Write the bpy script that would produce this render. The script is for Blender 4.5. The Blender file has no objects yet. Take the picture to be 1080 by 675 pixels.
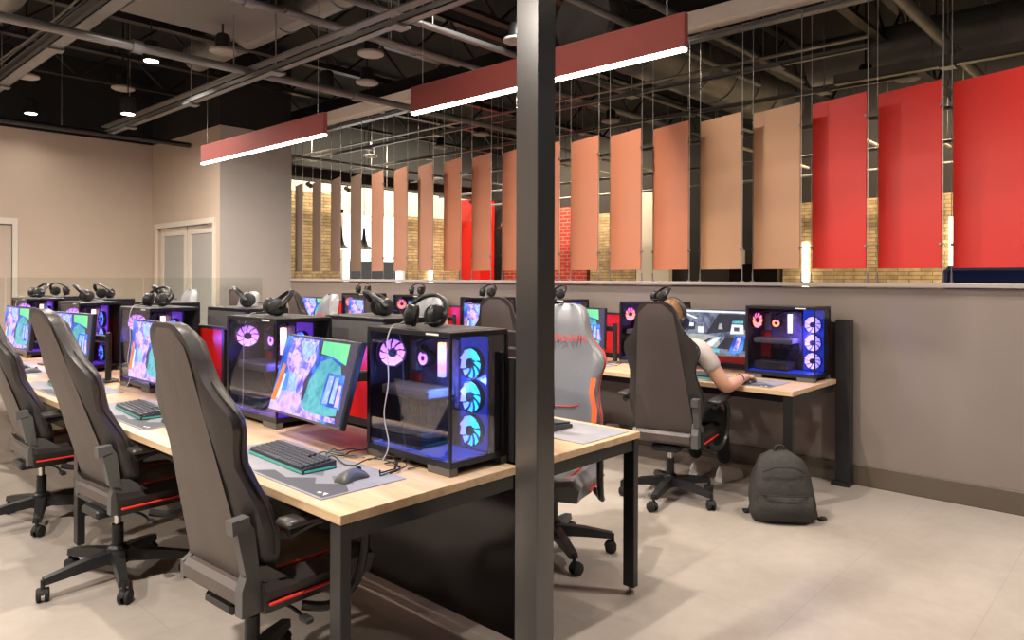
import bpy, math, random
import mathutils
from mathutils import Vector, Matrix
PI = math.pi
rnd = random.Random(7)
SC = bpy.context.scene
COL = SC.collection

# ------------------------------------------------------------------ camera
cam_d = bpy.data.cameras.new('camera'); cam = bpy.data.objects.new('camera', cam_d); COL.objects.link(cam)
cam_d.sensor_width = 36.0; cam_d.lens = 36.0*758.0/1080.0
cam_d.shift_y = -45.0/1080.0; cam_d.clip_start = .05; cam_d.clip_end = 100
YAW = .7474; ROLL = .0034
fw = Vector((math.cos(YAW), math.sin(YAW), 0)); rt = Vector((math.sin(YAW), -math.cos(YAW), 0)); up = Vector((0, 0, 1))
r2 = (rt*math.cos(ROLL) - up*math.sin(ROLL)*(-1)).normalized()
u2 = r2.cross(fw).normalized()
M = Matrix((r2, u2, -fw)).transposed().to_4x4(); M.translation = Vector((0, 0, 1.46))
cam.matrix_world = M
SC.camera = cam

# ------------------------------------------------------------------ view and world
SC.view_settings.view_transform = 'Standard'; SC.view_settings.look = 'None'
SC.view_settings.gamma = 1; SC.view_settings.use_curve_mapping = False
SC.view_settings.exposure = 0.4
w = bpy.data.worlds.new('world'); SC.world = w; w.use_nodes = True
w.node_tree.nodes['Background'].inputs[0].default_value = (.95, .86, .80, 1)
w.node_tree.nodes['Background'].inputs[1].default_value = .10

LK = .62
def area(name, loc, sx, sy, power, color=(1, .86, .72), rot=(0, 0, 0), spread=PI, parent=None, shape='RECTANGLE'):
    d = bpy.data.lights.new(name, 'AREA'); d.shape = shape; d.size = sx; d.size_y = sy
    d.energy = power; d.color = color; d.spread = spread
    o = bpy.data.objects.new(name, d); COL.objects.link(o); o.location = loc; o.rotation_euler = rot
    if parent: o.parent = parent
    return o

# ------------------------------------------------------------------ materials
MATS = {}
def mat(name, color, rough=.5, metal=0, emit=None, es=0, spec=.5, noise=None, bump=None, coat=0, alpha=None):
    if name in MATS: return MATS[name]
    m = bpy.data.materials.new(name); m.use_nodes = True; nt = m.node_tree; b = nt.nodes['Principled BSDF']
    c = tuple(color)+(1,) if len(color) == 3 else color
    b.inputs['Base Color'].default_value = c; b.inputs['Roughness'].default_value = rough
    b.inputs['Metallic'].default_value = metal; b.inputs['Specular IOR Level'].default_value = spec
    b.inputs['Coat Weight'].default_value = coat
    if emit:
        b.inputs['Emission Color'].default_value = tuple(emit)+(1,); b.inputs['Emission Strength'].default_value = es
    if noise or bump:
        tc = nt.nodes.new('ShaderNodeTexCoord')
    if noise:   # (scale, color2, detail, stretch)
        mp = nt.nodes.new('ShaderNodeMapping'); mp.inputs['Scale'].default_value = noise[3] if len(noise) > 3 else (1, 1, 1)
        nt.links.new(tc.outputs['Object'], mp.inputs[0])
        n = nt.nodes.new('ShaderNodeTexNoise'); n.inputs['Scale'].default_value = noise[0]; n.inputs['Detail'].default_value = noise[2] if len(noise) > 2 else 4
        nt.links.new(mp.outputs[0], n.inputs['Vector'])
        r = nt.nodes.new('ShaderNodeValToRGB'); r.color_ramp.elements[0].position = .35; r.color_ramp.elements[1].position = .65
        r.color_ramp.elements[0].color = c; r.color_ramp.elements[1].color = tuple(noise[1])+(1,)
        nt.links.new(n.outputs['Fac'], r.inputs[0]); nt.links.new(r.outputs[0], b.inputs['Base Color'])
    if bump:    # (scale, strength)
        n = nt.nodes.new('ShaderNodeTexNoise'); n.inputs['Scale'].default_value = bump[0]; n.inputs['Detail'].default_value = 5
        nt.links.new(tc.outputs['Object'], n.inputs['Vector'])
        bp = nt.nodes.new('ShaderNodeBump'); bp.inputs['Strength'].default_value = bump[1]; bp.inputs['Distance'].default_value = .01
        nt.links.new(n.outputs['Fac'], bp.inputs['Height']); nt.links.new(bp.outputs[0], b.inputs['Normal'])
    MATS[name] = m
    return m

def glass_mat(name, tint, gloss=.12, rough=.02):
    m = bpy.data.materials.new(name); m.use_nodes = True; nt = m.node_tree; nt.nodes.clear()
    out = nt.nodes.new('ShaderNodeOutputMaterial'); tr = nt.nodes.new('ShaderNodeBsdfTransparent'); tr.inputs[0].default_value = tuple(tint)+(1,)
    gl = nt.nodes.new('ShaderNodeBsdfGlossy'); gl.inputs['Roughness'].default_value = rough
    fr = nt.nodes.new('ShaderNodeFresnel'); fr.inputs[0].default_value = 1.45
    mt = nt.nodes.new('ShaderNodeMath'); mt.operation = 'MULTIPLY_ADD'; mt.inputs[1].default_value = .38; mt.inputs[2].default_value = gloss-.04
    mx = nt.nodes.new('ShaderNodeMixShader')
    nt.links.new(fr.outputs[0], mt.inputs[0]); nt.links.new(mt.outputs[0], mx.inputs[0])
    nt.links.new(tr.outputs[0], mx.inputs[1]); nt.links.new(gl.outputs[0], mx.inputs[2]); nt.links.new(mx.outputs[0], out.inputs[0])
    MATS[name] = m; return m

def brick_mat(name, c1, c2, mortar, sc, bw, rh, ms=.015, rough=.9, vertical='XZ', bump=.8):
    m = bpy.data.materials.new(name); m.use_nodes = True; nt = m.node_tree; b = nt.nodes['Principled BSDF']; b.inputs['Roughness'].default_value = rough
    tc = nt.nodes.new('ShaderNodeTexCoord'); sp = nt.nodes.new('ShaderNodeSeparateXYZ'); cb = nt.nodes.new('ShaderNodeCombineXYZ')
    nt.links.new(tc.outputs['Object'], sp.inputs[0])
    nt.links.new(sp.outputs['X' if vertical == 'XZ' else 'Y'], cb.inputs[0]); nt.links.new(sp.outputs['Z'], cb.inputs[1])
    br = nt.nodes.new('ShaderNodeTexBrick'); br.inputs['Scale'].default_value = sc; br.inputs['Brick Width'].default_value = bw; br.inputs['Row Height'].default_value = rh
    br.inputs['Mortar Size'].default_value = ms; br.inputs['Color1'].default_value = tuple(c1)+(1,); br.inputs['Color2'].default_value = tuple(c2)+(1,); br.inputs['Mortar'].default_value = tuple(mortar)+(1,)
    nt.links.new(cb.outputs[0], br.inputs['Vector'])
    n = nt.nodes.new('ShaderNodeTexNoise'); n.inputs['Scale'].default_value = 9; nt.links.new(tc.outputs['Object'], n.inputs['Vector'])
    mx = nt.nodes.new('ShaderNodeMix'); mx.data_type = 'RGBA'; mx.blend_type = 'MULTIPLY'; mx.inputs[0].default_value = .7
    nt.links.new(br.outputs['Color'], mx.inputs[6]); nt.links.new(n.outputs['Fac'], mx.inputs[7]); nt.links.new(mx.outputs[2], b.inputs['Base Color'])
    bp = nt.nodes.new('ShaderNodeBump'); bp.inputs['Strength'].default_value = bump; bp.inputs['Distance'].default_value = .03; bp.invert = True
    nt.links.new(br.outputs['Fac'], bp.inputs['Height']); nt.links.new(bp.outputs[0], b.inputs['Normal'])
    MATS[name] = m; return m

def led_mat(name, stops, axis='Z', lo=-.06, hi=.06, strength=3.0):
    """light-emitting LED plastic whose colour runs along one object axis"""
    m = bpy.data.materials.new(name); m.use_nodes = True; nt = m.node_tree; b = nt.nodes['Principled BSDF']
    b.inputs['Base Color'].default_value = (.05, .05, .06, 1)
    tc = nt.nodes.new('ShaderNodeTexCoord'); sp = nt.nodes.new('ShaderNodeSeparateXYZ'); nt.links.new(tc.outputs['Object'], sp.inputs[0])
    mr = nt.nodes.new('ShaderNodeMapRange'); mr.inputs[1].default_value = lo; mr.inputs[2].default_value = hi
    nt.links.new(sp.outputs[axis], mr.inputs[0])
    r = nt.nodes.new('ShaderNodeValToRGB'); e = r.color_ramp.elements
    e[0].color = tuple(stops[0])+(1,); e[1].color = tuple(stops[-1])+(1,)
    for i, s in enumerate(stops[1:-1]):
        k = e.new((i+1)/(len(stops)-1)); k.color = tuple(s)+(1,)
    nt.links.new(mr.outputs[0], r.inputs[0]); nt.links.new(r.outputs[0], b.inputs['Emission Color']); b.inputs['Emission Strength'].default_value = strength
    MATS[name] = m; return m

def screen_mat(name, cols, scale=9, strength=1.1, dist=.4):
    strength *= .85
    """a lit picture area: soft patches of several colours"""
    m = bpy.data.materials.new(name); m.use_nodes = True; nt = m.node_tree; b = nt.nodes['Principled BSDF']
    b.inputs['Base Color'].default_value = (.01, .01, .012, 1); b.inputs['Roughness'].default_value = .25
    tc = nt.nodes.new('ShaderNodeTexCoord'); n = nt.nodes.new('ShaderNodeTexNoise'); n.inputs['Scale'].default_value = scale; n.inputs['Detail'].default_value = 3; n.inputs['Distortion'].default_value = dist
    nt.links.new(tc.outputs['Object'], n.inputs['Vector'])
    r = nt.nodes.new('ShaderNodeValToRGB'); e = r.color_ramp.elements; e[0].position = .3; e[1].position = .7
    e[0].color = tuple(cols[0])+(1,); e[1].color = tuple(cols[-1])+(1,)
    for i, s in enumerate(cols[1:-1]):
        k = e.new(.3+.4*(i+1)/(len(cols)-1)); k.color = tuple(s)+(1,)
    nt.links.new(n.outputs['Fac'], r.inputs[0]); nt.links.new(r.outputs[0], b.inputs['Emission Color']); b.inputs['Emission Strength'].default_value = strength
    MATS[name] = m; return m

mat('beige_wall', (.56, .455, .36), .8, noise=(.7, (.585, .48, .385), 3))
mat('grey_wall', (.30, .275, .255), .7, noise=(1.2, (.33, .30, .275), 3), bump=(25, .08))
mat('column_grey', (.42, .40, .38), .75)
mat('halfwall', (.235, .195, .172), .55, noise=(1.3, (.255, .212, .187), 3), bump=(30, .06))
mat('ledge', (.42, .37, .34), .75)
mat('base_brown', (.115, .09, .065), .45)
mat('ceiling_dark', (.010, .010, .010), .9, noise=(1.5, (.016, .016, .016), 3))
mat('black_wall', (.02, .018, .018), .85)
mat('steel_black', (.018, .017, .018), .38, .2, noise=(4, (.026, .024, .025), 3))
mat('pole_black', (.13, .127, .125), .22, .75)
mat('frame_dark', (.03, .03, .032), .3, .5)
mat('gloss_black', (.012, .010, .011), .13)
mat('red_panel', (.62, .012, .010), .35)
mat('divider_grey', (.12, .11, .105), .6)
mat('case_black', (.012, .012, .015), .3)
mat('case_grey', (.12, .115, .115), .5, .1)
mat('board', (.05, .04, .06), .5, noise=(40, (.12, .08, .13), 4))
mat('metal_grey', (.30, .30, .31), .35, .8)
mat('conduit', (.20, .20, .20), .4, .4)
mat('beam_beige', (.85, .78, .68), .6)
mat('duct_grey', (.22, .22, .215), .42, .4, noise=(3, (.28, .28, .27), 3))
mat('cloud_grey', (.17, .17, .17), .8)
mat('chrome', (.7, .7, .7), .2, 1)
mat('wire', (.55, .53, .50), .35, .8)
mat('pu_grey', (.085, .068, .060), .45, noise=(2.5, (.10, .080, .072), 3), bump=(120, .12))
mat('pu_black', (.034, .029, .028), .36, bump=(120, .12))
mat('pu_light', (.19, .195, .20), .36, bump=(120, .1))
mat('plastic_black', (.018, .018, .019), .42)
mat('plastic_grey', (.10, .098, .095), .45)
mat('piping_red', (.70, .035, .02), .5)
mat('orange_pad', (.80, .14, .03), .5)
mat('rubber', (.012, .012, .012), .7)
mat('bar_red', (.115, .014, .009), .85, noise=(3, (.13, .017, .011), 3))
mat('lamp_white', (1, 1, 1), .5, emit=(1, .90, .78), es=14)
mat('lamp_bar', (1, 1, 1), .5, emit=(1, .88, .74), es=16)
mat('disc_white', (.36, .34, .32), .6)
mat('pad_grey', (.25, .25, .28), .7, noise=(6, (.31, .30, .33), 3))
mat('pad_dark', (.085, .085, .095), .7)
mat('pad_mid', (.15, .15, .165), .7)
mat('key_cap', (.055, .055, .065), .5)
mat('key_body', (.04, .045, .05), .4)
mat('key_light', (.05, .25, .22), .5, emit=(.10, .55, .45), es=.25)
mat('cable_black', (.012, .012, .012), .5)
mat('cable_white', (.55, .53, .55), .5)
mat('cable_teal', (.02, .14, .2), .5)
mat('screen_off', (.01, .01, .012), .2)
mat('skin', (.62, .33, .21), .5, noise=(6, (.68, .37, .25), 3))
mat('hair', (.13, .058, .022), .55, noise=(30, (.24, .12, .045), 4, (1, 1, 4)), bump=(80, .6))
mat('shirt', (.52, .46, .43), .85, bump=(14, .5))
mat('jeans', (.012, .012, .015), .8, bump=(25, .4))
mat('shoe', (.60, .56, .52), .6)
mat('shoe_sole', (.75, .72, .68), .6)
mat('backpack', (.022, .019, .017), .75, noise=(9, (.035, .031, .027), 4), bump=(35, .55))
mat('strap', (.02, .018, .016), .7)
mat('white_paint', (.72, .66, .58), .6)
mat('window_glow', (.8, .85, .9), .5, emit=(.85, .93, 1), es=1.6)
mat('strip_glow', (1, 1, 1), .5, emit=(1, .85, .6), es=5)
mat('blue_seat', (.03, .07, .35), .5)
mat('blue_grey', (.14, .18, .24), .6)
mat('logo_white', (.8, .8, .8), .5)
mat('logo_red', (.62, .05, .05), .4)
mat('frosted', (.42, .42, .40), .35)
mat('door_paint', (.56, .46, .38), .6)
mat('panel_black', (.016, .013, .014), .16)
glass_mat('case_glass', (.88, .88, .95), .045)
glass_mat('clear_glass', (.93, .95, .94), .05)
brick_mat('stone_x', (.85, .64, .36), (.55, .40, .22), (.34, .24, .13), 1, .31, .058, .006, vertical='XZ')
brick_mat('stone_y', (.85, .64, .36), (.55, .40, .22), (.34, .24, .13), 1, .31, .058, .006, vertical='YZ')
brick_mat('red_brick', (.72, .05, .03), (.55, .04, .025), (.62, .30, .24), 1, .22, .075, .01, vertical='YZ', bump=.4)

def floor_material():
    m = bpy.data.materials.new('floor'); m.use_nodes = True; nt = m.node_tree; b = nt.nodes['Principled BSDF']
    tc = nt.nodes.new('ShaderNodeTexCoord')
    n1 = nt.nodes.new('ShaderNodeTexNoise'); n1.inputs['Scale'].default_value = 1.1; n1.inputs['Detail'].default_value = 6; n1.inputs['Roughness'].default_value = .62
    n2 = nt.nodes.new('ShaderNodeTexNoise'); n2.inputs['Scale'].default_value = 14; n2.inputs['Detail'].default_value = 4
    br = nt.nodes.new('ShaderNodeTexBrick'); br.inputs['Scale'].default_value = 1; br.inputs['Brick Width'].default_value = 1.22; br.inputs['Row Height'].default_value = .61
    br.inputs['Mortar Size'].default_value = .0025; br.inputs['Color1'].default_value = (.96, .96, .96, 1); br.inputs['Color2'].default_value = (1.0, 1.0, 1.0, 1); br.inputs['Mortar'].default_value = (.86, .86, .86, 1)
    r = nt.nodes.new('ShaderNodeValToRGB'); r.color_ramp.elements[0].position = .3; r.color_ramp.elements[1].position = .72
    r.color_ramp.elements[0].color = (.30, .258, .22, 1); r.color_ramp.elements[1].color = (.41, .365, .325, 1)
    mx = nt.nodes.new('ShaderNodeMix'); mx.data_type = 'RGBA'; mx.blend_type = 'MULTIPLY'; mx.inputs[0].default_value = 1
    for n in (n1, n2, br): nt.links.new(tc.outputs['Object'], n.inputs['Vector'])
    ad = nt.nodes.new('ShaderNodeMath'); ad.operation = 'MULTIPLY_ADD'; ad.inputs[1].default_value = .22
    nt.links.new(n2.outputs['Fac'], ad.inputs[0]); sb = nt.nodes.new('ShaderNodeMath'); sb.operation = 'SUBTRACT'; sb.inputs[1].default_value = .11
    nt.links.new(n1.outputs['Fac'], sb.inputs[0]); nt.links.new(sb.outputs[0], ad.inputs[2])
    nt.links.new(ad.outputs[0], r.inputs[0]); nt.links.new(r.outputs[0], mx.inputs[6]); nt.links.new(br.outputs['Color'], mx.inputs[7])
    nt.links.new(mx.outputs[2], b.inputs['Base Color']); b.inputs['Roughness'].default_value = .42; b.inputs['Specular IOR Level'].default_value = .35
    MATS['floor'] = m
floor_material()

def wood_material(name, c1, c2, c3):
    m = bpy.data.materials.new(name); m.use_nodes = True; nt = m.node_tree; b = nt.nodes['Principled BSDF']; b.inputs['Roughness'].default_value = .38
    tc = nt.nodes.new('ShaderNodeTexCoord'); mp = nt.nodes.new('ShaderNodeMapping'); mp.inputs['Scale'].default_value = (9, .7, 9)
    nt.links.new(tc.outputs['Object'], mp.inputs[0])
    n = nt.nodes.new('ShaderNodeTexNoise'); n.inputs['Scale'].default_value = 3; n.inputs['Detail'].default_value = 7; n.inputs['Distortion'].default_value = .5
    nt.links.new(mp.outputs[0], n.inputs['Vector'])
    r = nt.nodes.new('ShaderNodeValToRGB'); e = r.color_ramp.elements; e[0].position = .32; e[1].position = .72
    e[0].color = tuple(c1)+(1,); e[1].color = tuple(c3)+(1,); k = e.new(.5); k.color = tuple(c2)+(1,)
    nt.links.new(n.outputs['Fac'], r.inputs[0]); nt.links.new(r.outputs[0], b.inputs['Base Color'])
    MATS[name] = m
wood_material('wood', (.50, .33, .19), (.60, .42, .25), (.68, .50, .32))

# ------------------------------------------------------------------ mesh builder
class MB:
    def __init__(s): s.v = []; s.f = []; s.m = []
    def add(s, vs, fs, mi=0, T=None):
        o = len(s.v)
        for p in vs:
            p = Vector(p); s.v.append(tuple(T @ p) if T else tuple(p))
        for f in fs: s.f.append(tuple(i+o for i in f)); s.m.append(mi)
        return s
    def box(s, a, b, mi=0, bev=0, T=None):
        x0, y0, z0 = [min(a[i], b[i]) for i in range(3)]; x1, y1, z1 = [max(a[i], b[i]) for i in range(3)]
        if bev <= 0:
            vs = [(x0, y0, z0), (x1, y0, z0), (x1, y1, z0), (x0, y1, z0), (x0, y0, z1), (x1, y0, z1), (x1, y1, z1), (x0, y1, z1)]
            return s.add(vs, [(0, 3, 2, 1), (4, 5, 6, 7), (0, 1, 5, 4), (1, 2, 6, 5), (2, 3, 7, 6), (3, 0, 4, 7)], mi, T)
        d = min(bev, (x1-x0)*.49, (y1-y0)*.49, (z1-z0)*.49)
        vs = []; idx = {}
        for i, (X, sx) in enumerate(((x0, 1), (x1, -1))):
            for j, (Y, sy) in enumerate(((y0, 1), (y1, -1))):
                for k, (Z, sz) in enumerate(((z0, 1), (z1, -1))):
                    idx[i, j, k] = len(vs)
                    vs += [(X, Y+sy*d, Z+sz*d), (X+sx*d, Y, Z+sz*d), (X+sx*d, Y+sy*d, Z)]
        I = lambda i, j, k, a: idx[i, j, k]+a
        fs = []
        for i in (0, 1):
            q = [I(i, 0, 0, 0), I(i, 1, 0, 0), I(i, 1, 1, 0), I(i, 0, 1, 0)]; fs.append(tuple(q if i else q[::-1]))
            q = [I(0, i, 0, 1), I(1, i, 0, 1), I(1, i, 1, 1), I(0, i, 1, 1)]; fs.append(tuple(q[::-1] if i else q))
            q = [I(0, 0, i, 2), I(1, 0, i, 2), I(1, 1, i, 2), I(0, 1, i, 2)]; fs.append(tuple(q if i else q[::-1]))
        for a in (0, 1):
            for c in (0, 1):
                q = [I(a, c, 0, 0), I(a, c, 1, 0), I(a, c, 1, 1), I(a, c, 0, 1)]; fs.append(tuple(q if a != c else q[::-1]))
                q = [I(a, 0, c, 0), I(a, 1, c, 0), I(a, 1, c, 2), I(a, 0, c, 2)]; fs.append(tuple(q[::-1] if a != c else q))
                q = [I(0, a, c, 1), I(1, a, c, 1), I(1, a, c, 2), I(0, a, c, 2)]; fs.append(tuple(q if a != c else q[::-1]))
        for i in (0, 1):
            for j in (0, 1):
                for k in (0, 1):
                    q = (I(i, j, k, 0), I(i, j, k, 1), I(i, j, k, 2)); fs.append(q if (i+j+k) % 2 == 0 else q[::-1])
        return s.add(vs, fs, mi, T)
    def cyl(s, p, q, r, r1=None, n=16, mi=0, caps=True, T=None):
        p, q = Vector(p), Vector(q); r1 = r if r1 is None else r1
        z = (q-p).normalized(); x = z.orthogonal().normalized(); y = z.cross(x)
        vs = []
        for c, R in ((p, r), (q, r1)):
            for i in range(n):
                a = 2*PI*i/n; vs.append(c+x*R*math.cos(a)+y*R*math.sin(a))
        fs = [(i, (i+1) % n, n+(i+1) % n, n+i) for i in range(n)]
        if caps: fs += [tuple(range(n))[::-1], tuple(range(n, 2*n))]
        return s.add(vs, fs, mi, T)
    def lathe(s, c, axis, prof, n=20, mi=0, T=None):
        c = Vector(c); z = Vector(axis).normalized(); x = z.orthogonal().normalized(); y = z.cross(x); vs = []
        for r, h in prof:
            for i in range(n):
                a = 2*PI*i/n; vs.append(c+z*h+x*r*math.cos(a)+y*r*math.sin(a))
        fs = []
        for k in range(len(prof)-1):
            for i in range(n): fs.append((k*n+i, k*n+(i+1) % n, (k+1)*n+(i+1) % n, (k+1)*n+i))
        fs.append(tuple(range(n))[::-1]); L = (len(prof)-1)*n; fs.append(tuple(range(L, L+n)))
        return s.add(vs, fs, mi, T)
    def tube(s, pts, r, n=8, mi=0, closed=False, sx=1.0, T=None):
        pts = [Vector(p) for p in pts]; N = len(pts); vs = []; prev = None
        for i, p in enumerate(pts):
            if closed: t = (pts[(i+1) % N]-pts[i-1]).normalized()
            else: t = (pts[min(i+1, N-1)]-pts[max(i-1, 0)]).normalized()
            if prev is None: x = t.orthogonal().normalized()
            else:
                x = prev-t*prev.dot(t)
                x = x.normalized() if x.length > 1e-6 else t.orthogonal().normalized()
            prev = x; y = t.cross(x); R = r[i] if isinstance(r, (list, tuple)) else r
            for k in range(n):
                a = 2*PI*k/n; vs.append(p+x*R*sx*math.cos(a)+y*R*math.sin(a))
        fs = []
        for i in range(N if closed else N-1):
            j = (i+1) % N
            for k in range(n): fs.append((i*n+k, i*n+(k+1) % n, j*n+(k+1) % n, j*n+k))
        if not closed: fs += [tuple(range(n))[::-1], tuple(range((N-1)*n, N*n))]
        return s.add(vs, fs, mi, T)
    def prism(s, poly, d, axis='y', off=0, mi=0, T=None):
        """poly of 2D points extruded by d; axis y: points are (x, z)"""
        n = len(poly); vs = []
        for k in (0, 1):
            h = off+d*k
            for a, b in poly: vs.append({'y': (a, h, b), 'x': (h, a, b), 'z': (a, b, h)}[axis])
        fs = [tuple(range(n)), tuple(range(n, 2*n))[::-1]]+[(i, n+i, n+(i+1) % n, (i+1) % n) for i in range(n)]
        ar = sum(poly[i][0]*poly[(i+1) % n][1]-poly[(i+1) % n][0]*poly[i][1] for i in range(n))
        flip = (ar > 0) if axis in ('x', 'z') else (ar < 0)
        if d < 0: flip = not flip
        if flip: fs = [f[::-1] for f in fs]
        return s.add(vs, fs, mi, T)
    def grid(s, rows, mi=0, closed_u=False, caps=False, T=None):
        n = len(rows[0]); vs = [p for r in rows for p in r]; fs = []
        for i in range(len(rows)-1):
            for j in range(n if closed_u else n-1):
                k = (j+1) % n; fs.append((i*n+j, i*n+k, (i+1)*n+k, (i+1)*n+j))
        if caps: fs += [tuple(range(n))[::-1], tuple(range((len(rows)-1)*n, len(rows)*n))]
        return s.add(vs, fs, mi, T)
    def build(s, name, mats, parent=None, smooth=35, loc=None, rot=None):
        me = bpy.data.meshes.new(name); me.from_pydata(s.v, [], s.f)
        if isinstance(mats, str): mats = [mats]
        for m in mats: me.materials.append(MATS[m])
        me.polygons.foreach_set('material_index', s.m)
        if smooth:
            me.polygons.foreach_set('use_smooth', [True]*len(me.polygons))
            me.update(); me.set_sharp_from_angle(angle=math.radians(smooth))
        me.validate(); me.update()
        o = bpy.data.objects.new(name, me); COL.objects.link(o)
        if parent: o.parent = parent
        if loc: o.location = loc
        if rot: o.rotation_euler = rot
        return o

def tag(o, label, cat, group=None):
    o['label'] = label; o['category'] = cat
    if group: o['group'] = group
    return o
def thing(name, label, cat, loc=(0, 0, 0), rz=0, group=None):
    o = bpy.data.objects.new(name, None); COL.objects.link(o); o.location = loc; o.rotation_euler = (0, 0, rz); o.empty_display_size = .1
    return tag(o, label, cat, group)
def struct(name, mb, mats, smooth=0):
    o = mb.build(name, mats, smooth=smooth); o['kind'] = 'structure'; return o
def dup(root, loc, rz, label, group=None):
    def cp(o, par):
        c = o.copy(); COL.objects.link(c)
        c.parent = par
        for k in ch.get(o.name, []): cp(k, c)
        return c
    ch = {}
    for o in list(COL.objects):
        if o.parent: ch.setdefault(o.parent.name, []).append(o)
    r = cp(root, None); r.location = loc; r.rotation_euler = (0, 0, rz); r['label'] = label
    if group: r['group'] = group
    return r
def text_mesh(txt, size, name, m, parent, loc, rot, extrude=.0008, sx=1.0):
    cu = bpy.data.curves.new(name, 'FONT'); cu.body = txt; cu.size = size; cu.extrude = extrude; cu.align_x = 'CENTER'; cu.align_y = 'CENTER'
    t = bpy.data.objects.new('tmp_text', cu); COL.objects.link(t)
    dg = bpy.context.evaluated_depsgraph_get(); me = bpy.data.meshes.new_from_object(t.evaluated_get(dg))
    bpy.data.objects.remove(t)
    me.name = name; me.materials.clear(); me.materials.append(MATS[m])
    o = bpy.data.objects.new(name, me); COL.objects.link(o); o.parent = parent; o.location = loc; o.rotation_euler = rot; o.scale = (sx, 1, 1)
    return o
def smooth_pts(pts, k=6):
    P = [Vector(p) for p in pts]; out = []
    for i in range(len(P)-1):
        a, b, c, d = P[max(i-1, 0)], P[i], P[i+1], P[min(i+2, len(P)-1)]
        for j in range(k):
            t = j/k
            out.append(.5*((2*b)+(c-a)*t+(2*a-5*b+4*c-d)*t*t+(3*b-a-3*c+d)*t**3))
    out.append(P[-1]); return out

# ================================================================== STRUCTURE
ZC = 4.6; ZW = 3.47; HX = 5.40; HZ = 1.43
struct('floor', MB().box((-3, -4, -.1), (14, 14, 0)), 'floor')
struct('ceiling', MB().box((-3, -4, ZC), (14, 14, ZC+.1)), 'ceiling_dark')
# rear beige wall with an opening for the service door
struct('wall_left', MB().box((-3, 11.59, 0), (1.62, 11.75, ZW)).box((2.58, 11.59, 0), (4.5, 11.75, ZW)).box((1.62, 11.59, 2.18), (2.58, 11.75, ZW)), 'beige_wall')
struct('wall_left_upper', MB().box((-3, 11.61, ZW), (14, 11.75, ZC)), 'ceiling_dark')
# return wall with glazed doors, between corner and column
struct('wall_return', MB().box((4.352, 9.32, 2.21), (4.5, 11.59, ZW)).box((4.352, 9.32, 0), (4.5, 9.46, 2.21)).box((4.352, 11.42, 0), (4.5, 11.59, 2.21)), 'beige_wall')
struct('wall_column', MB().box((4.3525, 9.315, 0), (5.4, 9.46, ZW)).box((5.26, 9.461, 0), (5.4, 9.6, ZW)), 'column_grey')
struct('wall_column_upper', MB().box((4.352, 9.33, ZW), (5.4, 9.46, ZC)).box((4.352, 9.46, ZW), (4.49, 11.6, ZC)), 'ceiling_dark')
# half wall with ledge, baseboard
struct('wall_half', MB().box((HX, -4, 0), (HX+.16, 9.314, HZ-.035)), 'halfwall')
struct('trim_1', MB().box((HX-.03, -4, HZ-.03), (HX+.19, 9.313, HZ), bev=.004), 'ledge')
struct('baseboard_right', MB().box((HX-.014, -4, 0), (HX, 9.31, .145), bev=.004), 'base_brown')
struct('baseboard_left', MB().box((2.62, 11.575, 0), (4.35, 11.59, .11), bev=.004), 'base_brown')
struct('wall_west', MB().box((-3.2, -4, 1.35), (-3.0, 11.59, ZC)), 'beige_wall')  # unseen wall, added for the pole's left face to reflect
struct('wall_west_lower', MB().box((-3.2, -4, 0), (-2.99, 11.59, 1.349)), 'ceiling_dark')  # lower part kept dark so the pole reflects dark there
# door in the beige wall
d = MB().box((1.66, 11.62, 0), (2.54, 11.66, 2.14), bev=.004)
door = struct('door_1', d, 'door_paint')
MB().box((1.58, 11.575, 0), (1.64, 11.60, 2.159)).box((2.54, 11.575, 0), (2.60, 11.60, 2.159)).box((1.58, 11.575, 2.16), (2.60, 11.60, 2.24)).build('door_frame', 'white_paint', door, 0)
MB().cyl((1.74, 11.62, 1.02), (1.74, 11.56, 1.02), .011).cyl((1.74, 11.565, 1.02), (1.86, 11.565, 1.02), .01).build('door_handle', 'chrome', door)
# glazed double door in return wall
d = MB()
for y0, y1 in ((9.50, 10.42), (10.47, 11.38)):
    d.box((4.40, y0, .0), (4.44, y1, .12)).box((4.40, y0, 2.06), (4.44, y1, 2.17)).box((4.40, y0, .12), (4.44, y0+.09, 2.06)).box((4.40, y1-.09, .12), (4.44, y1, 2.06))
door2 = struct('door_2', d, 'white_paint')
MB().box((4.33, 9.43, 0), (4.36, 9.49, 2.179)).box((4.33, 11.39, 0), (4.36, 11.45, 2.179)).box((4.33, 9.43, 2.18), (4.36, 11.45, 2.25)).build('door_frame', 'white_paint', door2, 0)
for y0, y1 in ((9.59, 10.33), (10.56, 11.29)):
    MB().box((4.415, y0, .12), (4.425, y1, 2.06)).build('glass_pane', 'frosted', door2, 0)
MB().cyl((4.36, 10.38, .95), (4.36, 10.38, 1.25), .014).cyl((4.40, 10.38, .97), (4.36, 10.38, .97), .008).cyl((4.40, 10.38, 1.23), (4.36, 10.38, 1.23), .008).build('door_handle', 'chrome', door2)

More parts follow.
